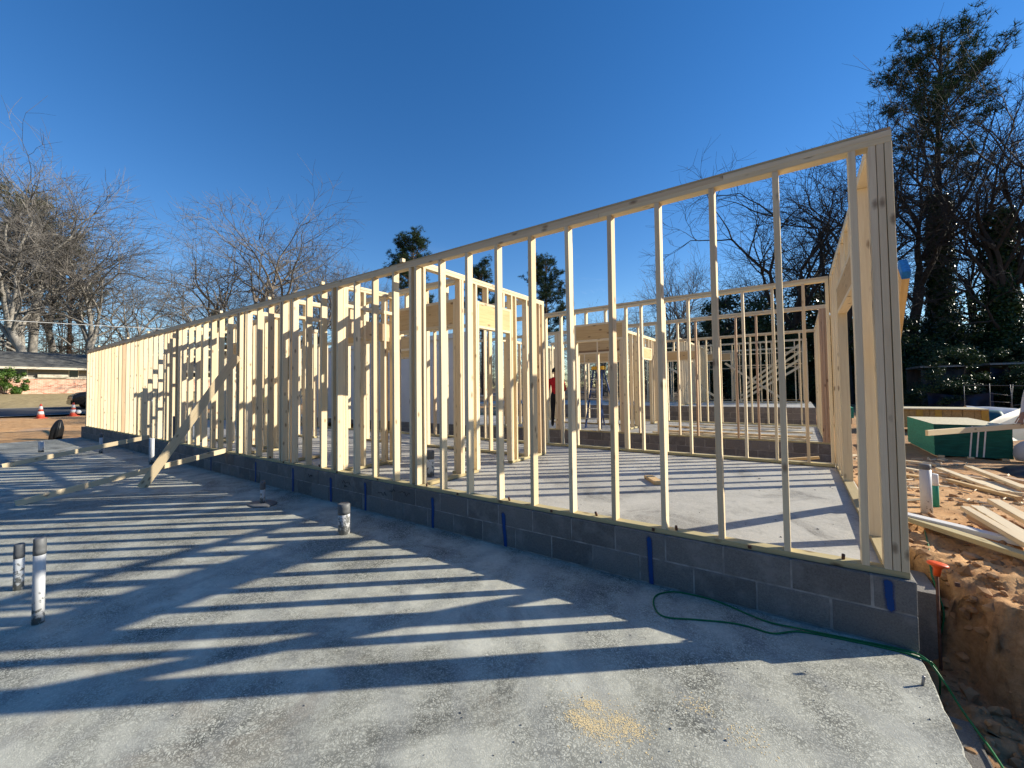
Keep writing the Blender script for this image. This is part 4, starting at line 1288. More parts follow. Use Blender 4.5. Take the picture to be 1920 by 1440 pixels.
def standing(armL=((.24, .03, 1.14), (.27, -.03, .89), (.275, -.06, .80)), armR=((-.24, .03, 1.14), (-.27, -.03, .89), (-.275, -.06, .80)), bend=0.0):
    J = {'pelvis': (0, 0, .96), 'waist': (0, -.02, 1.12), 'chest': (0, -.02 - bend * .4, 1.34 - bend * .15), 'neck': (0, -.03 - bend * .7, 1.50 - bend * .28), 'head0': (0, -.045 - bend * .85, 1.56 - bend * .34), 'head1': (0, -.05 - bend, 1.64 - bend * .4), 'head2': (0, -.04 - bend * 1.1, 1.72 - bend * .45)}
    for s, sg, arm in (('L', 1, armL), ('R', -1, armR)):
        J['sh' + s] = (sg * .185, -.01 - bend * .5, 1.40 - bend * .2)
        J['el' + s], J['wr' + s], J['pa' + s] = arm
        J['hip' + s] = (sg * .095, 0, .90); J['kn' + s] = (sg * .11, -.03, .50); J['an' + s] = (sg * .12, .02, .09); J['toe' + s] = (sg * .14, -.13, .04)
    return J
person((-6.56, 7.65, 0.405), math.radians(200), standing(armR=((-.26, -.10, 1.14), (-.22, -.34, 1.10), (-.20, -.43, 1.10))), ('red_shirt', 'black_cloth'), 'worker in a red shirt and black trousers standing behind posts in the second room', 'black_cloth')
person((-28.4, 9.0, -0.0), math.radians(90), standing(bend=0.15), ('green_shirt', 'black_cloth'), 'worker in a bright green shirt seen through the long wall at the left')
person((-27.3, 9.2, -0.0), math.radians(120), standing(), ('black_cloth', 'black_cloth'), 'worker in dark clothes right of the one in green')
PX, PY = 2.99, 7.75
person((PX, PY, ground_z(PX, PY)), math.radians(-35), standing(armR=((-.25, -.05, 1.13), (-.24, -.20, .86), (-.24, -.27, .76))), ('white_shirt', 'grey_cloth'), 'worker in pale clothes holding a board at the right frame edge')
board((1.13, 5.88, 0.775), (3.20, 8.32, 0.82), 'long board held level by the worker at the right edge, before the green stack', 0.038, 0.089, 'wood', None, (0, 0, 1))

# step ladder
ld = thing('step_ladder', (-5.4, 8.1, 0.405), 'blue fibreglass step ladder with a yellow top in the second room', 'ladder')
LZ = 0.405
for sx in (-.24, .24):
    bar('rail', (-5.42 + sx, 7.75, LZ), (-5.42 + sx * .55, 8.15, LZ + 1.72), 0.03, 0.07, M['ladder_blue'], ld, (0, 1, 0))
    bar('rear_leg', (-5.30 + sx * .95, 8.85, LZ), (-5.40 + sx * .5, 8.25, LZ + 1.70), 0.03, 0.045, M['ladder_blue'], ld, (0, 1, 0))
for k in range(5):
    t_ = 0.16 + 0.165 * k
    bar('step', (-5.42 - .24 + .11 * t_, 7.75 + .4 * t_, LZ + 1.72 * t_), (-5.42 + .24 - .11 * t_, 7.75 + .4 * t_, LZ + 1.72 * t_), 0.025, 0.08, M['alu'], ld, (0, 1, 0))
for k in range(3):
    t_ = 0.2 + 0.28 * k
    bar('rear_brace', (-5.30 - .22 + .11 * t_, 8.85 - .6 * t_, LZ + 1.7 * t_), (-5.30 + .22 - .15 * t_, 8.85 - .6 * t_, LZ + 1.7 * t_), 0.02, 0.03, M['alu'], ld, (0, 1, 0))
box('top_cap', (-5.60, 8.08, LZ + 1.70), (-5.22, 8.32, LZ + 1.80), M['ladder_yellow'], ld, 0.02)

# ------------------------------------------------------------------ far left: road, cones, cover, house, car
def strip(name, xa, xb, dz, mat):
    ys2 = steps((-160, -20, 10), (-20, 40, 1.0), (40, 160, 10))
    xs2 = steps((xa, xb, 0.6))
    g = [[(x, y, ground_z(x, y) * 0 + (-0.06 + 0.42 * sstep(-22, -34, x) + 0.29 * sstep(-35, -41.5, x) + 1.02 * sstep(-42.5, -59, x)) + dz + (0.2 * sstep(8, 20, y))) for x in xs2] for y in ys2]
    ob = sheet(name, g, mat)
    return tag(ob, kind='structure')
strip('road', -41.0, -35.2, 0.09, M['asphalt'])
strip('gutter', -35.2, -34.6, 0.10, M['gutter'])
strip('gutter', -41.6, -41.0, 0.10, M['gutter'])

def cone(x, y, label, bag=False):
    z = ground_z(x, y)
    t = thing('traffic_cone', (x, y, z), label, 'traffic cone', 'traffic cones by the road')
    mw = Matrix.Translation((x, y, z))
    bar('base', (x, y, z), (x, y, z + 0.04), 0.38, 0.38, M['cone_red'], t, (0.9, 0.4, 0), 0.03)
    prof = [(0.15, 0.04, 'cone_red'), (0.125, 0.20, 'white_plastic'), (0.10, 0.36, 'cone_red'), (0.083, 0.46, 'white_plastic'), (0.058, 0.62, 'cone_red'), (0.030, 0.74, None)]
    for (r0, z0, m_), (r1, z1, _) in zip(prof[:-1], prof[1:]):
        lathe('band', [(r0, z0), (r1, z1)], M[m_], t, mw, 18)
    if bag:
        lathe('white_bag', [(0.02, 0), (0.10, 0.04), (0.12, 0.12), (0.08, 0.20), (0.01, 0.22)], M['white_wrap'], t, mw @ Matrix.Translation((0.10, 0.18, 0.12)), 12)
cone(-32.5, 0.19, 'red and white traffic cone by the road, the left one')
cone(-33.0, 1.42, 'red and white traffic cone with a white scrap beside it, nearer the black car', True)

# black covered stub at the end of the slab
bs = thing('covered_stub', (-22.6, -0.5, -0.06), 'black plastic sheet draped over a stub on the dirt beyond the slab end', 'cover')
g = []
for j in range(15):
    t_ = j / 14
    row = []
    for i in range(25):
        a = 2 * math.pi * i / 24
        r = 0.9 * (0.03 + 0.25 * min(1.0, t_ * 1.7) ** 0.75 * (1 + 0.28 * math.sin(a * 5 + 1.3 * t_) * t_)) * (1 - 0.28 * max(0, t_ - 0.55))
        row.append((-22.6 + r * math.cos(a) * 0.7, -0.5 + r * math.sin(a) * 0.62 + 0.07 * (1 - t_) - 0.05 * t_, -0.05 + 0.70 * (1 - t_ ** 1.5) + 0.05 * math.sin(a * 3) * t_ * (1 - t_)))
    g.append(row)
sheet('cover', g, M['black_sheet'], bs, 0.01)
bar('stub', (-22.6, -0.5, -0.1), (-22.6, -0.46, 0.55), 0.09, 0.09, M['wood_red'], bs)

# house
H = thing('brick_house', (-62, 4, 1.6), 'low brick ranch house with a grey shingle roof beyond the road', 'house')
HX, HY0, HY1 = -60.0, -22.0, 20.0
HZ = 1.45
box('brick_wall', (-68, HY0, HZ - 0.3), (HX, HY1, 3.12), M['brick'], H)
box('upper_wall', (-67.9, HY0 + 0.05, 3.12), (HX - 0.06, HY1 - 0.05, 4.15), M['shade_wall'], H)
box('sill_course', (HX - 0.05, HY0, 3.10), (HX + 0.07, HY1, 3.22), M['stone_sill'], H)
# roof: two slopes with thickness
def roof_slope(name, pts):
    V = [Vector(p) for p in pts] + [Vector(p) + Vector((0, 0, -0.14)) for p in pts]
    meshob(name, V, [(0, 1, 2, 3), (7, 6, 5, 4), (0, 4, 5, 1), (1, 5, 6, 2), (2, 6, 7, 3), (3, 7, 4, 0)], M['shingle'], H)
roof_slope('roof', [(-59.1, HY0 - 0.6, 4.22), (-59.1, HY1 + 0.6, 4.22), (-64.4, HY1 + 0.6, 5.92), (-64.4, HY0 - 0.6, 5.92)])
roof_slope('roof', [(-64.45, HY0 - 0.6, 5.91), (-64.45, HY1 + 0.6, 5.91), (-69.5, HY1 + 0.6, 4.20), (-69.5, HY0 - 0.6, 4.20)])
box('fascia', (-59.12, HY0 - 0.6, 3.98), (-59.06, HY1 + 0.6, 4.18), M['trim'], H)
box('soffit', (-60.0, HY0 - 0.5, 4.0), (-59.13, HY1 + 0.5, 4.04), M['shade_wall'], H)
for y0, y1 in [(-18, -15.5), (-11, -8.5), (-4.5, -2.2), (0.2, 2.3), (5.05, 5.65), (8.5, 10.5), (13, 15.5)]:
    wd = box('window', (HX - 0.055, y0, 3.30), (HX - 0.03, y1, 3.95), M['glass_dark'], H)
    for a, b in ((y0 - 0.06, y0), (y1, y1 + 0.06)):
        box('frame', (HX - 0.058, a, 3.25), (HX - 0.005, b, 4.0), M['trim'], wd)
    box('sill', (HX - 0.058, y0 - 0.06, 3.222), (HX + 0.02, y1 + 0.06, 3.298), M['trim'], wd)
pb = box('planter_box', (HX - 0.02, 2.95, 3.225), (HX + 0.25, 4.95, 3.52), M['stone_sill'], H)

# utility wire
tag(tube('utility_wire', [(-50, -60, 9.5), (-50, -20, 7.6), (-50, 0, 7.27), (-50, 10, 7.7), (-50, 60, 11)], 0.018, M['white_plastic'], None, 5), 'pale overhead utility wire crossing before the trees at the left', 'wire')

# car
cr = thing('parked_car', (-38.9, 4.6, 0.7), 'black car parked on the road, mostly hidden behind the long wall', 'car')
def car_body(z0):
    # stations along Y (front at low Y): (y, hood/roof height, half width bottom, half width top, belt height)
    st = [(2.10, .62, .70, .60, .60), (2.16, .78, .84, .74, .76), (2.5, .93, .90, .82, .90), (3.3, 1.02, .93, .86, .98), (3.75, 1.06, .94, .84, 1.02), (4.35, 1.52, .94, .70, 1.05), (4.9, 1.60, .94, .68, 1.06), (5.9, 1.60, .94, .68, 1.07), (6.5, 1.50, .93, .68, 1.08), (6.85, 1.15, .90, .76, 1.05), (6.95, .8, .85, .78, .78)]
    V = []; Fc = []
    for y, h, wb, wt, bl in st:
        for x, z in [(-wb * .92, .26), (-wb, .45), (-wb, bl * .8), (-wb * .97, bl), (-wt, h - .03), (-wt * .6, h), (wt * .6, h), (wt, h - .03), (wb * .97, bl), (wb, bl * .8), (wb, .45), (wb * .92, .26)]:
            V.append((-38.9 + x, y, z0 + z * 1.16))
    n = 12
    fm = []
    for i in range(len(st) - 1):
        for k in range(n):
            a = i * n + k; b = i * n + (k + 1) % n
            Fc.append((a, b, b + n, a + n))
            fm.append(1 if (i in (4, 5, 6, 7, 8) and k in (3, 7)) or (i == 4 and k in (4, 5, 6)) or (i == 8 and k in (4, 5, 6)) else 0)
    Fc.append(tuple(range(n - 1, -1, -1))); fm.append(0)
    Fc.append(tuple((len(st) - 1) * n + k for k in range(n))); fm.append(0)
    ob = meshob('body', V, Fc, None, cr, None, True, [M['car'], M['glass_dark']], fm)
    md = ob.modifiers.new('b', 'BEVEL'); md.width = 0.03; md.segments = 2
    return ob
CZ = 0.62
car_body(CZ)
for y in (3.0, 5.95):
    for sx in (-.86, .86):
        mw = Matrix.Translation((-38.9 + sx, y, CZ + .34)) @ Matrix.Rotation(math.pi / 2, 4, 'Y')
        wh = lathe('wheel', [(.20, -.10), (.33, -.11), (.345, -.06), (.345, .06), (.33, .11), (.20, .10)], M['tyre'], cr, mw, 24)
        lathe('rim', [(.05, -.115), (.21, -.112), (.22, -.08), (.22, .08), (.21, .112), (.05, .115)], M['alu'], wh, mw, 16)
for sx in (-.62, .62):
    box('headlight', (-38.9 + sx - .16, 2.12, CZ + .66), (-38.9 + sx + .16, 2.24, CZ + .78), M['lamp'], cr, 0.03)
    box('mirror', (-38.9 + sx * 1.6 - .09, 4.0, CZ + 1.02), (-38.9 + sx * 1.6 + .09, 4.12, CZ + 1.16), M['car'], cr, 0.03)
box('bumper', (-39.6, 2.06, CZ + .34), (-38.2, 2.16, CZ + .56), M['car'], cr, 0.04)

# ------------------------------------------------------------------ yard behind the stacks at the right: sheds, tarps, rack
sd = thing('shed', (7, 26, 0.4), 'open shed with a pale thin roof edge and blue tarps under the trees', 'shed')
for k in range(5):
    bar('post', (4.6 + 1.35 * k, 25.0, 0.3), (4.6 + 1.35 * k, 25.0, 2.35), 0.1, 0.1, M['bark_dark'], sd)
box('roof', (4.4, 24.7, 2.36), (6.0, 28.0, 2.46), M['shingle'], sd)
box('roof_edge', (4.4, 24.66, 2.36), (6.0, 24.69, 2.42), M['gutter'], sd)
box('roof', (6.7, 24.7, 2.40), (9.6, 28.0, 2.50), M['shingle'], sd)
box('roof_edge', (6.7, 24.66, 2.40), (9.6, 24.69, 2.46), M['gutter'], sd)
box('back_wall', (4.4, 27.8, 0.2), (12.0, 27.95, 2.35), M['bark_dark'], sd)
def hang(x0, x1, y, z0, z1, mat, label, seed):
    def fn(u, v):
        return (x0 + (x1 - x0) * u, y + 0.16 * math.sin(u * 17 + seed + 2 * v) * v + 0.1 * noise.noise((u * 4, v * 3, seed)), z1 - (z1 - z0) * v - 0.15 * math.sin(u * 3.1) * (1 - v))
    drape('hanging_tarp', fn, 26, 10, M[mat], label, 'tarp')
hang(4.45, 5.9, 24.9, 0.5, 2.3, 'tarp_grey', 'grey tarp hanging under the left shed roof edge', 1.0)
hang(6.8, 8.2, 25.1, 0.5, 2.3, 'tarp', 'dark blue tarp hanging in the middle of the shed', 2.0)
hang(8.0, 11.5, 24.6, 0.6, 2.3, 'tarp_grey', 'wide grey tarp sagging at the right of the shed', 3.0)
hang(4.2, 6.2, 22.5, 0.3, 1.2, 'tarp', 'blue tarp over a low heap before the shed', 4.0)
rk = thing('pipe_rack', (6.2, 19, 0.3), 'grey metal pipe rack standing before the shed', 'rack')
for (a, b) in [((5.2, 19, .3), (5.2, 19, 1.55)), ((5.75, 19, .3), (5.7, 19, 1.5)), ((5.2, 19, 1.2), (5.72, 19, 1.1)), ((5.2, 19, .9), (5.72, 19, .85)), ((5.75, 19.3, .3), (5.85, 19.3, 1.5)), ((5.85, 19.3, .75), (6.5, 19.3, .85)), ((6.5, 19.3, .3), (6.5, 19.3, 1.5)), ((6.5, 19.3, 1.2), (7.1, 19.3, 1.15)), ((7.1, 19.3, .3), (7.1, 19.3, 1.4)), ((6.5, 19.3, .85), (7.1, 19.3, .8)), ((4.6, 19.2, 1.5), (7.2, 19.2, 1.42)), ((4.6, 19.2, .3), (4.6, 19.2, 1.5))]:
    tube('bar', [a, b], 0.011, M['grey_tape'], rk, 6)

# ------------------------------------------------------------------ trees
def tree_dirs(rr, d, ang, az):
    a = Vector((0, 0, 1)) if abs(d.z) < 0.95 else Vector((1, 0, 0))
    u = d.cross(a).normalized(); w = d.cross(u)
    return (d * math.cos(ang) + (u * math.cos(az) + w * math.sin(az)) * math.sin(ang)).normalized()
def bare_tree(seed, H=20.0, spread=1.0, lean=0.0, fork=0.34, leaders=4, twigs=6, trunk_r=0.30):
    rr = random.Random(seed)
    TV = []; TF = []; CV = []; CF = []
    def limb(p, d, L, r0, r1, nseg, lvl, wob, up):
        pts = [p.copy()]; dd = d.copy()
        for i in range(nseg):
            dd = (dd + Vector((rr.uniform(-wob, wob), rr.uniform(-wob, wob), rr.uniform(-wob, wob) + up))).normalized()
            pts.append(pts[-1] + dd * (L / nseg))
        rad = [r0 + (r1 - r0) * i / nseg for i in range(nseg + 1)]
        if lvl <= 1: ring_tube(TV, TF, pts, rad, 8 if lvl == 0 else 6, False)
        else: ring_tube(CV, CF, pts, rad, 4 if lvl == 2 else 3, False)
        return pts, rad
    def along(pts, t):
        k = min(len(pts) - 2, int(t * (len(pts) - 1))); f = t * (len(pts) - 1) - k
        return pts[k].lerp(pts[k + 1], f), (pts[k + 1] - pts[k]).normalized()
    d0 = Vector((math.sin(lean), 0.0, math.cos(lean)))
    tp, tr = limb(Vector((0, 0, -0.5)), d0, H * fork + 0.5, trunk_r * 1.15, trunk_r * 0.82, 7, 0, 0.06, 0.0)
    RAD = [0, .62, .36, .20, .105, .05, .028]
    def fk(p, d, L, lvl):
        r0 = max(.010, trunk_r * RAD[lvl]) if lvl < 6 else .011
        r1 = max(.007, trunk_r * RAD[lvl + 1]) if lvl < 6 else .006
        seg = (0, 6, 5, 4, 3, 3, 2)[lvl]
        pts, rd = limb(p, d, L, r0, r1, seg, 1 if lvl <= 2 else (2 if lvl == 3 else 3), (0, .13, .17, .2, .22, .25, .25)[lvl], (0, .03, .02, .015, .01, .01, .0)[lvl])
        if lvl == 6: return
        for k in range(2 if rr.random() < .72 else 3):
            q, dd = along(pts, 1.0)
            fk(q, tree_dirs(rr, dd, rr.uniform(.28, .72) * spread, rr.uniform(0, 6.28)), L * rr.uniform(.64, .88), lvl + 1)
        for k in range((0, 2, 2, 2, 1, twigs - 4)[lvl]):
            q, dd = along(pts, rr.uniform(.25, .9))
            fk(q, tree_dirs(rr, dd, rr.uniform(.55, 1.05), rr.uniform(0, 6.28)), L * rr.uniform(.45, .72), min(6, lvl + (1 if rr.random() < .5 else 2)))
    for k in range(leaders):
        p, d = along(tp, 1.0 if k < leaders - 1 else rr.uniform(0.6, 0.85))
        fk(p, tree_dirs(rr, d, rr.uniform(0.14, 0.5) * spread, k * 6.28 / leaders + rr.uniform(-.5, .5)), H * 0.225 * rr.uniform(.85, 1.15), 1)
    for k in range(2):
        p, d = along(tp, rr.uniform(0.55, 0.95))
        fk(p, tree_dirs(rr, d, rr.uniform(0.8, 1.2), rr.uniform(0, 6.28)), H * rr.uniform(0.12, 0.2), 2)
    return (TV, TF), (CV, CF)
def leaf_quad(V, Fc, p, n, L, W, rr):
    a = Vector((rr.uniform(-1, 1), rr.uniform(-1, 1), rr.uniform(-1, 1)))
    u = n.cross(a)
    if u.length < 1e-4: u = Vector((1, 0, 0))
    u.normalize(); w = n.cross(u).normalized()
    b = len(V)
    V += [p - u * L * .5, p + w * W * .5, p + u * L * .5, p - w * W * .5]
    Fc.append((b, b + 1, b + 2, b + 3))
def pine_tree(seed, H=22.0, crown0=0.42, width=4.2, trunk_r=0.30, tufts=9, ivy=False, lean=0.0):
    rr = random.Random(seed)
    TV = []; TF = []; NV = []; NF = []; IV = []; IF = []
    n = 12
    pts = [Vector((0.25 * noise.noise((i * .4, seed, 0)) + lean * (i / n) ** 2 * H, 0.25 * noise.noise((i * .4, seed, 5)), -0.4 + (H + 0.2) * i / n)) for i in range(n + 1)]
    ring_tube(TV, TF, pts, [trunk_r * (1 - 0.88 * i / n) + 0.02 for i in range(n + 1)], 9, False)
    def tuft(p, d):
        for _ in range(tufts):
            q = (d * 0.5 + Vector((rr.gauss(0, 1), rr.gauss(0, 1), rr.gauss(0, .8) + .2)).normalized()).normalized()
            L = rr.uniform(.20, .38); w = rr.uniform(.012, .024)
            s = q.cross(Vector((rr.uniform(-1, 1), rr.uniform(-1, 1), rr.uniform(-1, 1)))).normalized() * w
            b = len(NV)
            NV.extend([p - s, p + s, p + q * L + s * .3, p + q * L - s * .3]); NF.append((b, b + 1, b + 2, b + 3))
    nb = int(34 + H * .8)
    for k in range(nb):
        t = crown0 + (0.93 - crown0) * ((k + rr.random()) / nb) ** 0.85
        z = t * n
        i = min(n - 1, int(z)); base = pts[i].lerp(pts[i + 1], z - i)
        s = (t - crown0) / (1 - crown0)
        az = rr.uniform(0, 6.283)
        lop = 0.75 + 0.55 * noise.noise((math.cos(az) * .9 + seed, math.sin(az) * .9, t * 5.0))
        prof = (min(1.0, 0.45 + 1.6 * s) * (1 - 0.72 * s ** 1.6)) * lop
        L = max(0.7, width * prof * rr.uniform(.7, 1.2))
        d = Vector((math.cos(az), math.sin(az), rr.uniform(.05, .45) + .75 * s)).normalized()
        bp = [base]
        for _ in range(6):
            d = (d + Vector((rr.uniform(-.22, .22), rr.uniform(-.22, .22), rr.uniform(-.06, .2)))).normalized()
            bp.append(bp[-1] + d * (L / 6))
        ring_tube(TV, TF, bp, [0.06 * (1 - .12 * j) * (0.55 + .45 * (1 - s)) + .008 for j in range(7)], 4, False)
        for j in range(int(4 + L * 2.2)):
            t2 = (0.38 + 0.62 * rr.random() ** .7) * 6
            i2 = min(5, int(t2)); p = bp[i2].lerp(bp[i2 + 1], t2 - i2)
            dd = (d * .8 + Vector((rr.uniform(-1, 1), rr.uniform(-1, 1), rr.uniform(-.3, .9)))).normalized()
            l2 = rr.uniform(.4, 1.3)
            e = p + dd * l2 + Vector((0, 0, .12 * l2))
            ring_tube(TV, TF, [p, p.lerp(e, .5) + Vector((0, 0, -.05)), e], [.016, .012, .007], 3, False)
            for _ in range(5):
                tuft(e + Vector((rr.gauss(0, .16), rr.gauss(0, .16), rr.gauss(0, .11))), dd)
            if rr.random() < .6:
                for _ in range(3): tuft(p.lerp(e, .55) + Vector((rr.gauss(0, .13), rr.gauss(0, .13), rr.gauss(0, .08))), dd)
    if ivy: ivy_leaves(IV, IF, pts, trunk_r, rr, 0.0, 0.55)
    return (TV, TF), (NV, NF), (IV, IF)
def ivy_leaves(IV, IF, pts, r, rr, t0, t1, num=15000):
    n = len(pts) - 1
    for _ in range(num):
        t = t0 + (t1 - t0) * rr.random() ** 1.15
        z = t * n; i = min(n - 1, int(z)); c = pts[i].lerp(pts[i + 1], z - i)
        a = rr.uniform(0, 6.283)
        bulge = 0.28 + 0.42 * abs(noise.noise((a * 1.2, t * 14, 3))) + 0.42 * max(0, noise.noise((a * .8, t * 5, 9)))
        rad = r * .8 + bulge * rr.uniform(.4, 1.15)
        nrm = Vector((math.cos(a), math.sin(a), rr.uniform(-.3, .8))).normalized()
        p = c + Vector((math.cos(a) * rad, math.sin(a) * rad, rr.uniform(-.1, .1)))
        leaf_quad(IV, IF, p, (nrm + Vector((rr.gauss(0, .5), rr.gauss(0, .5), rr.gauss(0, .5)))).normalized(), rr.uniform(.13, .24), rr.uniform(.10, .18), rr)
def leafy_mass(seed, rx, rz, leaves, L0, stems=5, clumps=46):
    rr = random.Random(seed)
    LV = []; LF = []; SV = []; SF = []
    cs = []
    for _ in range(clumps):
        while True:
            v = Vector((rr.uniform(-1, 1), rr.uniform(-1, 1), rr.uniform(-1, 1)))
            if v.length < 1: break
        v = v.normalized() * v.length ** 0.45
        k = 1 + .35 * noise.noise(v * 1.6 + Vector((seed, 0, 0)))
        cs.append((Vector((v.x * rx * k, v.y * rx * k, rz * (1.02 + v.z * k))), rr.uniform(.16, .36) * min(rx, rz)))
    for _ in range(leaves):
        c, r = cs[rr.randrange(len(cs))]
        o = Vector((rr.gauss(0, 1), rr.gauss(0, 1), rr.gauss(0, .8)))
        o = o.normalized() * r * rr.uniform(.35, 1.1)
        p = c + o
        if p.z < 0.05: p.z = rr.uniform(.05, .6)
        leaf_quad(LV, LF, p, (o.normalized() + Vector((rr.gauss(0, .5), rr.gauss(0, .5), rr.gauss(.2, .5)))).normalized(), L0 * rr.uniform(.7, 1.4), L0 * rr.uniform(.4, .7), rr)
    for k in range(stems):
        a = k * 6.28 / stems + rr.uniform(-.3, .3)
        c = cs[rr.randrange(len(cs))][0]
        ring_tube(SV, SF, smooth_path([(0.1 * math.cos(a), .1 * math.sin(a), -.3), (c.x * .3, c.y * .3, c.z * .4), tuple(c)], 4), [.10 * rz / 3 * (1 - .1 * j) for j in range(9)], 6, False)
    return (SV, SF), (LV, LF)

def rawmesh(name, vf, mat, smooth=True):
    me = bpy.data.meshes.new(name)
    me.from_pydata([tuple(v) for v in vf[0]], [], vf[1])
    me.materials.append(mat)
    if smooth: me.polygons.foreach_set('use_smooth', [True] * len(me.polygons))
    return me
def plant(name, parts, x, y, scale, rot, label, cat, group=None, z=None, sxy=1.0):
    o = bpy.data.objects.new(name, None)
    COL.objects.link(o)
    o.location = (x, y, ground_z(x, y) if z is None else z)
    o.rotation_euler = (0, 0, rot)
    o.scale = (scale * sxy, scale * sxy, scale)
    o['label'] = label; o['category'] = cat
    if group: o['group'] = group
    for pn, me in parts:
        c = bpy.data.objects.new(pn, me)
        COL.objects.link(c)
        c.parent = o
    return o

BT = {}
for nm_, kw in {'a': dict(seed=3, spread=1.0), 'b': dict(seed=8, spread=1.25, fork=0.28, leaders=5), 'c': dict(seed=21, spread=0.8, fork=0.42, leaders=3), 'd': dict(seed=34, spread=1.1, lean=0.22, fork=0.36), 'e': dict(seed=55, spread=1.5, fork=0.30, leaders=5, twigs=6)}.items():
    BT[nm_] = bare_tree(**kw)
BM = {}
def bare_parts(v, bark):
    k = (v, bark)
    if k not in BM:
        BM[k] = [('trunk', rawmesh('trunk', BT[v][0], M[bark])), ('crown', rawmesh('crown', BT[v][1], M['twig_dark' if bark == 'bark_dark' else 'twig'], False))]
    return BM[k]
LEFT_GROUP = 'bare trees beyond the house and road'
# (x, y, top height, variant, bark, rotation, label)
bare_list = [
    (-81.8, 1.0, 30.9, 'b', 'bark_pale', 0.3, 'bare tree cut by the left frame edge'),
    (-78.0, 3.7, 31.1, 'a', 'bark_pale', 1.1, 'tall pale forked bare tree behind the house roof at the left edge'),
    (-81.5, 4.9, 29.8, 'c', 'bark_pale', 2.0, 'tall straight bare tree just right of the leftmost forked one'),
    (-75.7, 5.3, 26.9, 'd', 'bark_pale', 4.4, 'bare tree whose trunk leans right behind the house roof'),
    (-86.5, 7.5, 28.7, 'a', 'bark_pale', 3.3, 'pale bare tree right of the leaning trunk'),
    (-79.9, 9.6, 28.4, 'b', 'bark_pale', 2.2, 'bare tree above the far left end of the long wall'),
    (-88.5, 15.9, 24.5, 'd', 'bark_pale', 2.9, None),
    (-79.3, 22.2, 22.4, 'e', 'bark_pale', 0.2, None),
    (-55.3, 17.0, 19.5, 'a', 'bark_grey', 2.6, 'mid-sized bare tree standing left of the broad one above the wall'),
    (-49.7, 18.5, 25.4, 'b', 'bark_grey', 5.2, 'broad bare tree with a forked crown, the tallest above the middle of the long wall'),
    (-71.1, 32.8, 22.7, 'e', 'bark_pale', 1.2, None), (-58.5, 29.5, 21.8, 'c', 'bark_grey', 3.1, 'bare tree just right of the broad one above the wall'),
    (-60.7, 35.2, 21.8, 'a', 'bark_pale', 4.0, None), (-60.7, 40.1, 22.0, 'b', 'bark_grey', 0.7, None), (-57.3, 42.4, 21.2, 'e', 'bark_pale', 5.5, None),
    (-31.2, 60.6, 13.2, 'e', 'bark_grey', 0.4, None), (-26.3, 59.2, 13.3, 'b', 'bark_grey', 2.8, None), (-22.8, 61.6, 13.3, 'a', 'bark_grey', 4.5, None),
    (-12.4, 43.3, 13.6, 'c', 'bark_grey', 1.9, 'slim bare tree seen through the wide gaps of the near wall'), (-10.0, 44.9, 14.4, 'a', 'bark_grey', 0.1, 'bare tree with upright twigs right of the slim one through the near wall'), (-8.3, 46.1, 11.2, 'e', 'bark_grey', 3.6, 'low bare tree behind the dark evergreens'),
    (-0.4, 33.3, 18.6, 'e', 'bark_dark', 2.1, 'large dark bare tree spreading behind the right end of the near wall'),
    (-3.3, 36.2, 12.3, 'b', 'bark_dark', 4.9, 'smaller dark bare tree left of the large spreading one'),
    (2.1, 31.4, 18.0, 'b', 'bark_dark', 3.4, 'dark bare tree with heavy limbs reaching left, behind the corner post'),
    (1.3, 38.2, 16.2, 'a', 'bark_dark', 5.9, 'dark bare tree behind the heavy-limbed one'),
    (5.8, 35.2, 19.4, 'c', 'bark_dark', 1.4, 'dark slender bare tree right beside the corner post'),
    (10.4, 40.9, 17.9, 'b', 'bark_dark', 4.2, 'dark bare tree between the ivy pine and the ivy trunk at the right edge'),
    (12.9, 38.6, 19.7, 'e', 'bark_dark', 1.0, 'dark bare tree cut by the right frame edge'),
]
for (x, y, top, v, bark, rot, lab) in bare_list:
    g0 = ground_z(x, y)
    grp = LEFT_GROUP if lab is None else None
    lab = lab or ('slim grey bare tree in the hazy row beyond the house and the long wall' if x < -40 else 'small bare tree far behind the second building')
    if x > -40 and grp: grp = 'small bare trees far behind'
    s = (top - g0) / (21.8 if x < -40 else 20.5)
    plant('bare_tree', bare_parts(v, bark), x, y, s, rot, lab, 'tree', grp, None, 1.22 if x < -40 else 1.1)

# pines
P1 = pine_tree(4, 24.0, 0.50, 6.2, 0.30, 9, True, 0.04)
ivy_pine = [('trunk', rawmesh('trunk', P1[0], M['bark_dark'])), ('crown', rawmesh('crown', P1[1], M['needle'], False)), ('ivy', rawmesh('ivy', P1[2], M['ivy'], False))]
plant('pine_tree', ivy_pine, 7.45, 36.35, (26.3 - ground_z(7.45, 36.35)) / 24.0, 0.5, 'tall pine with an ivy-covered trunk right of the corner post', 'tree')
P2 = pine_tree(9, 20.0, 0.42, 4.2, 0.26, 12)
P3 = pine_tree(15, 20.0, 0.55, 3.6, 0.25, 12)
pp2 = [('trunk', rawmesh('trunk', P2[0], M['bark_pine'])), ('crown', rawmesh('crown', P2[1], M['needle'], False))]
pp3 = [('trunk', rawmesh('trunk', P3[0], M['bark_pine'])), ('crown', rawmesh('crown', P3[1], M['needle'], False))]
pp2f = [('trunk', pp2[0][1]), ('crown', rawmesh('crown', P2[1], M['needle_far'], False))]
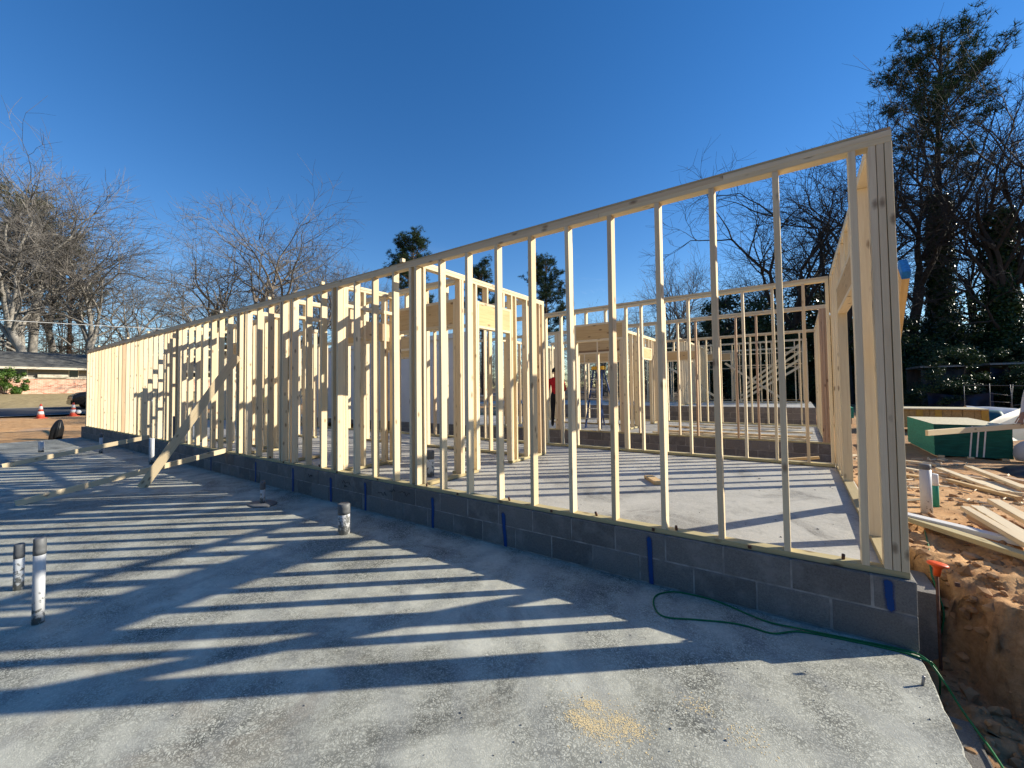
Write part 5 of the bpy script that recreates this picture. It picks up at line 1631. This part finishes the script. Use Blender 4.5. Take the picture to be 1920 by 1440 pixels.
for (x, y, top, pp, rot, lab) in [(-42.8, 34.3, 22.5, pp3, 0.4, 'pine rising above the top plate of the long wall'), (-38.3, 43.5, 20.2, pp2, 2.2, 'pine showing above the deep header, left of the round-topped pine'), (-25.6, 40.1, 17.6, pp2, 4.0, 'round-topped pine seen through the near wall left of the ladder'), (-94.5, 4.3, 32.0, pp2f, 1.0, 'olive green pine crown among the bare trees at the left edge'), (-92.0, 9.5, 26.0, pp2f, 3.0, 'lower olive pine crown behind the bare trees left of the long wall end'), (-84.0, 26.0, 16.0, pp2f, 5.0, 'low olive pine behind the wall end')]:
    plant('pine_tree', pp, x, y, (top - ground_z(x, y)) / 20.0, rot, lab, 'tree', None, None, 1.1)

# bare tree with ivy at the right edge
IVt, IFt = [], []
rr_ = random.Random(77)
ivp = [Vector((0.3 * noise.noise((i * .5, 3, 0)), 0.2 * noise.noise((i * .5, 9, 0)), -0.3 + 1.15 * i)) for i in range(12)]
ivy_leaves(IVt, IFt, ivp, 0.34, rr_, 0, 1.0, 13000)
TVt, TFt = [], []
ring_tube(TVt, TFt, ivp, [.42 - .018 * i for i in range(12)], 9, False)
bm_e = bare_parts('b', 'bark_dark')
plant('bare_tree', [('trunk', rawmesh('trunk', (TVt, TFt), M['bark_dark'])), ('ivy', rawmesh('ivy', (IVt, IFt), M['ivy'], False)), ('crown', bm_e[1][1]), ('limbs', bm_e[0][1])], 9.5, 32.9, 0.92, 1.9, 'dark bare tree with a thick ivy-clad trunk at the right edge', 'tree')

# evergreens and shrubs
E1 = leafy_mass(2, 2.2, 3.0, 11000, .17)
E2 = leafy_mass(6, 2.6, 2.6, 11000, .17)
E3 = leafy_mass(12, 1.9, 3.4, 10000, .16)
EV = [[('trunk', rawmesh('trunk', e[0], M['bark_dark'])), ('crown', rawmesh('crown', e[1], M['ever'], False))] for e in (E1, E2, E3)]
ev_list = [(-5.0, 33.8, 9.2, 0, 'dark evergreen seen over the second room, the left one'), (-2.4, 36.8, 9.6, 1, 'dark evergreen seen over the second room, the middle one'), (0.3, 38.7, 9.0, 2, 'dark evergreen seen over the second room, the right one'), (-7.7, 35.6, 6.9, 1, 'low dark evergreen left of the three behind the second room'),
           (5.3, 33.6, 6.1, 0, None), (6.1, 31.7, 5.0, 1, None), (9.3, 38.1, 6.8, 2, None), (9.2, 35.2, 6.3, 1, None), (11.2, 37.7, 6.6, 0, None), (12.3, 35.3, 6.2, 2, None), (4.0, 36.9, 6.2, 2, None), (2.4, 35.5, 6.6, 0, None), (0.6, 33.5, 6.4, 1, None), (7.4, 34.5, 5.8, 0, None), (10.3, 33.9, 5.4, 1, None), (6.2, 39.5, 7.0, 1, None), (13.2, 39.5, 7.0, 0, None), (3.6, 40.0, 7.2, 1, None), (9.8, 41.0, 7.4, 2, None), (5.4, 29.5, 3.2, 1, None), (8.3, 30.2, 3.0, 2, None), (-1.5, 31.5, 5.2, 0, None), (-3.6, 30.5, 4.6, 2, None), (11.5, 31.5, 4.4, 1, None)]
for k, (x, y, top, v, lab) in enumerate(ev_list):
    grp = None if lab else 'dark evergreens behind the yard'
    plant('evergreen_tree', EV[v], x, y, (top - ground_z(x, y)) / 6.0, k * 1.3, lab or 'dark broadleaf evergreen in the dense row behind the yard and shed', 'tree', grp, None, 1.15)
for k, (x, y, h, v) in enumerate([(4.9, 23.4, 1.9, 1), (6.2, 23.8, 1.6, 0), (7.6, 23.2, 1.8, 2), (9.0, 23.7, 2.0, 1), (10.4, 23.0, 1.9, 0), (5.6, 24.3, 2.6, 2), (8.4, 24.3, 2.5, 1)]):
    plant('evergreen_shrub', EV[v], x, y, h / 6.0, k * 1.9, 'low dark evergreen shrub growing before the shed and its tarps', 'shrub', 'low shrubs before the shed', None, 1.5)
S1 = leafy_mass(31, 1.25, 0.95, 6500, .13, 6, 40)
sp_ = [('trunk', rawmesh('trunk', S1[0], M['bark_grey'])), ('crown', rawmesh('crown', S1[1], M['shrub'], False))]
plant('shrub', sp_, -58.2, 0.9, 1.12, 0.4, 'bright green shrub before the brick house', 'shrub', None, 1.62)

# hazy wood behind the houses: one mass
FV = []; FF = []
rr2 = random.Random(404)
for _ in range(560):
    q = rr2.random()
    if q < 0.62: x = rr2.uniform(-135, -96); y = rr2.uniform(-25, 75)
    elif q < 0.86: x = rr2.uniform(-110, -10); y = rr2.uniform(70, 95)
    else: x = rr2.uniform(-25, 30); y = rr2.uniform(46, 75)
    z0 = ground_z(x, y); h = rr2.uniform(9, 16) if q < 0.86 else rr2.uniform(6, 10)
    base = Vector((x, y, z0))
    ring_tube(FV, FF, [base, base + Vector((rr2.uniform(-.5, .5), rr2.uniform(-.5, .5), h))], [.14, .03], 4, False)
    for _k in range(54):
        p = base + Vector((0, 0, h * rr2.random() ** 1.4 * .95))
        a = rr2.uniform(0, 6.28); l = rr2.uniform(1.0, 3.2)
        e = p + Vector((math.cos(a) * l, math.sin(a) * l, rr2.uniform(.1, 1.6)))
        ring_tube(FV, FF, [p, e], [.045, .018], 3, False)
        for _j in range(2):
            s = p.lerp(e, rr2.uniform(.3, 1)); 
            ring_tube(FV, FF, [s, s + Vector((rr2.uniform(-1, 1), rr2.uniform(-1, 1), rr2.uniform(-.2, 1.1)))], [.022, .01], 3, False)
tag(meshob('far_wood', FV, FF, M['twig'], None, None, False), 'hazy mass of far leafless woodland along the horizon', 'woodland', None, 'stuff')

# unseen trees added behind the viewpoint to block low skylight
WV = []; WF = []
rr3 = random.Random(91)
for k in range(170):
    az = math.radians(rr3.uniform(100, 282)); rad = rr3.uniform(34, 60)
    cx = -4 - math.sin(az) * rad; cy = -3 + math.cos(az) * rad
    if cx < -26 and cy > -12: continue
    h = rr3.uniform(11, 18); z0 = ground_z(cx, cy)
    ring_tube(WV, WF, [Vector((cx, cy, z0)), Vector((cx + rr3.uniform(-.6, .6), cy, z0 + h * .9))], [.28, .06], 6, False)
    for _ in range(110):
        t_ = rr3.random()
        r_ = 3.4 * math.sin(math.pi * (0.12 + 0.85 * t_)) * math.sqrt(rr3.random()); a = rr3.uniform(0, 6.283)
        p = Vector((cx + r_ * math.cos(a), cy + r_ * math.sin(a), z0 + h * (0.08 + 0.92 * t_)))
        leaf_quad(WV, WF, p, Vector((rr3.gauss(0, 1), rr3.gauss(0, 1), rr3.gauss(0, 1))).normalized(), rr3.uniform(.7, 1.5), rr3.uniform(.5, .9), rr3)
tag(meshob('skylight_block_wood', WV, WF, M['ever'], None, None, False), 'unseen evergreen woodland added behind the viewpoint to block low skylight', 'woodland', None, 'stuff')
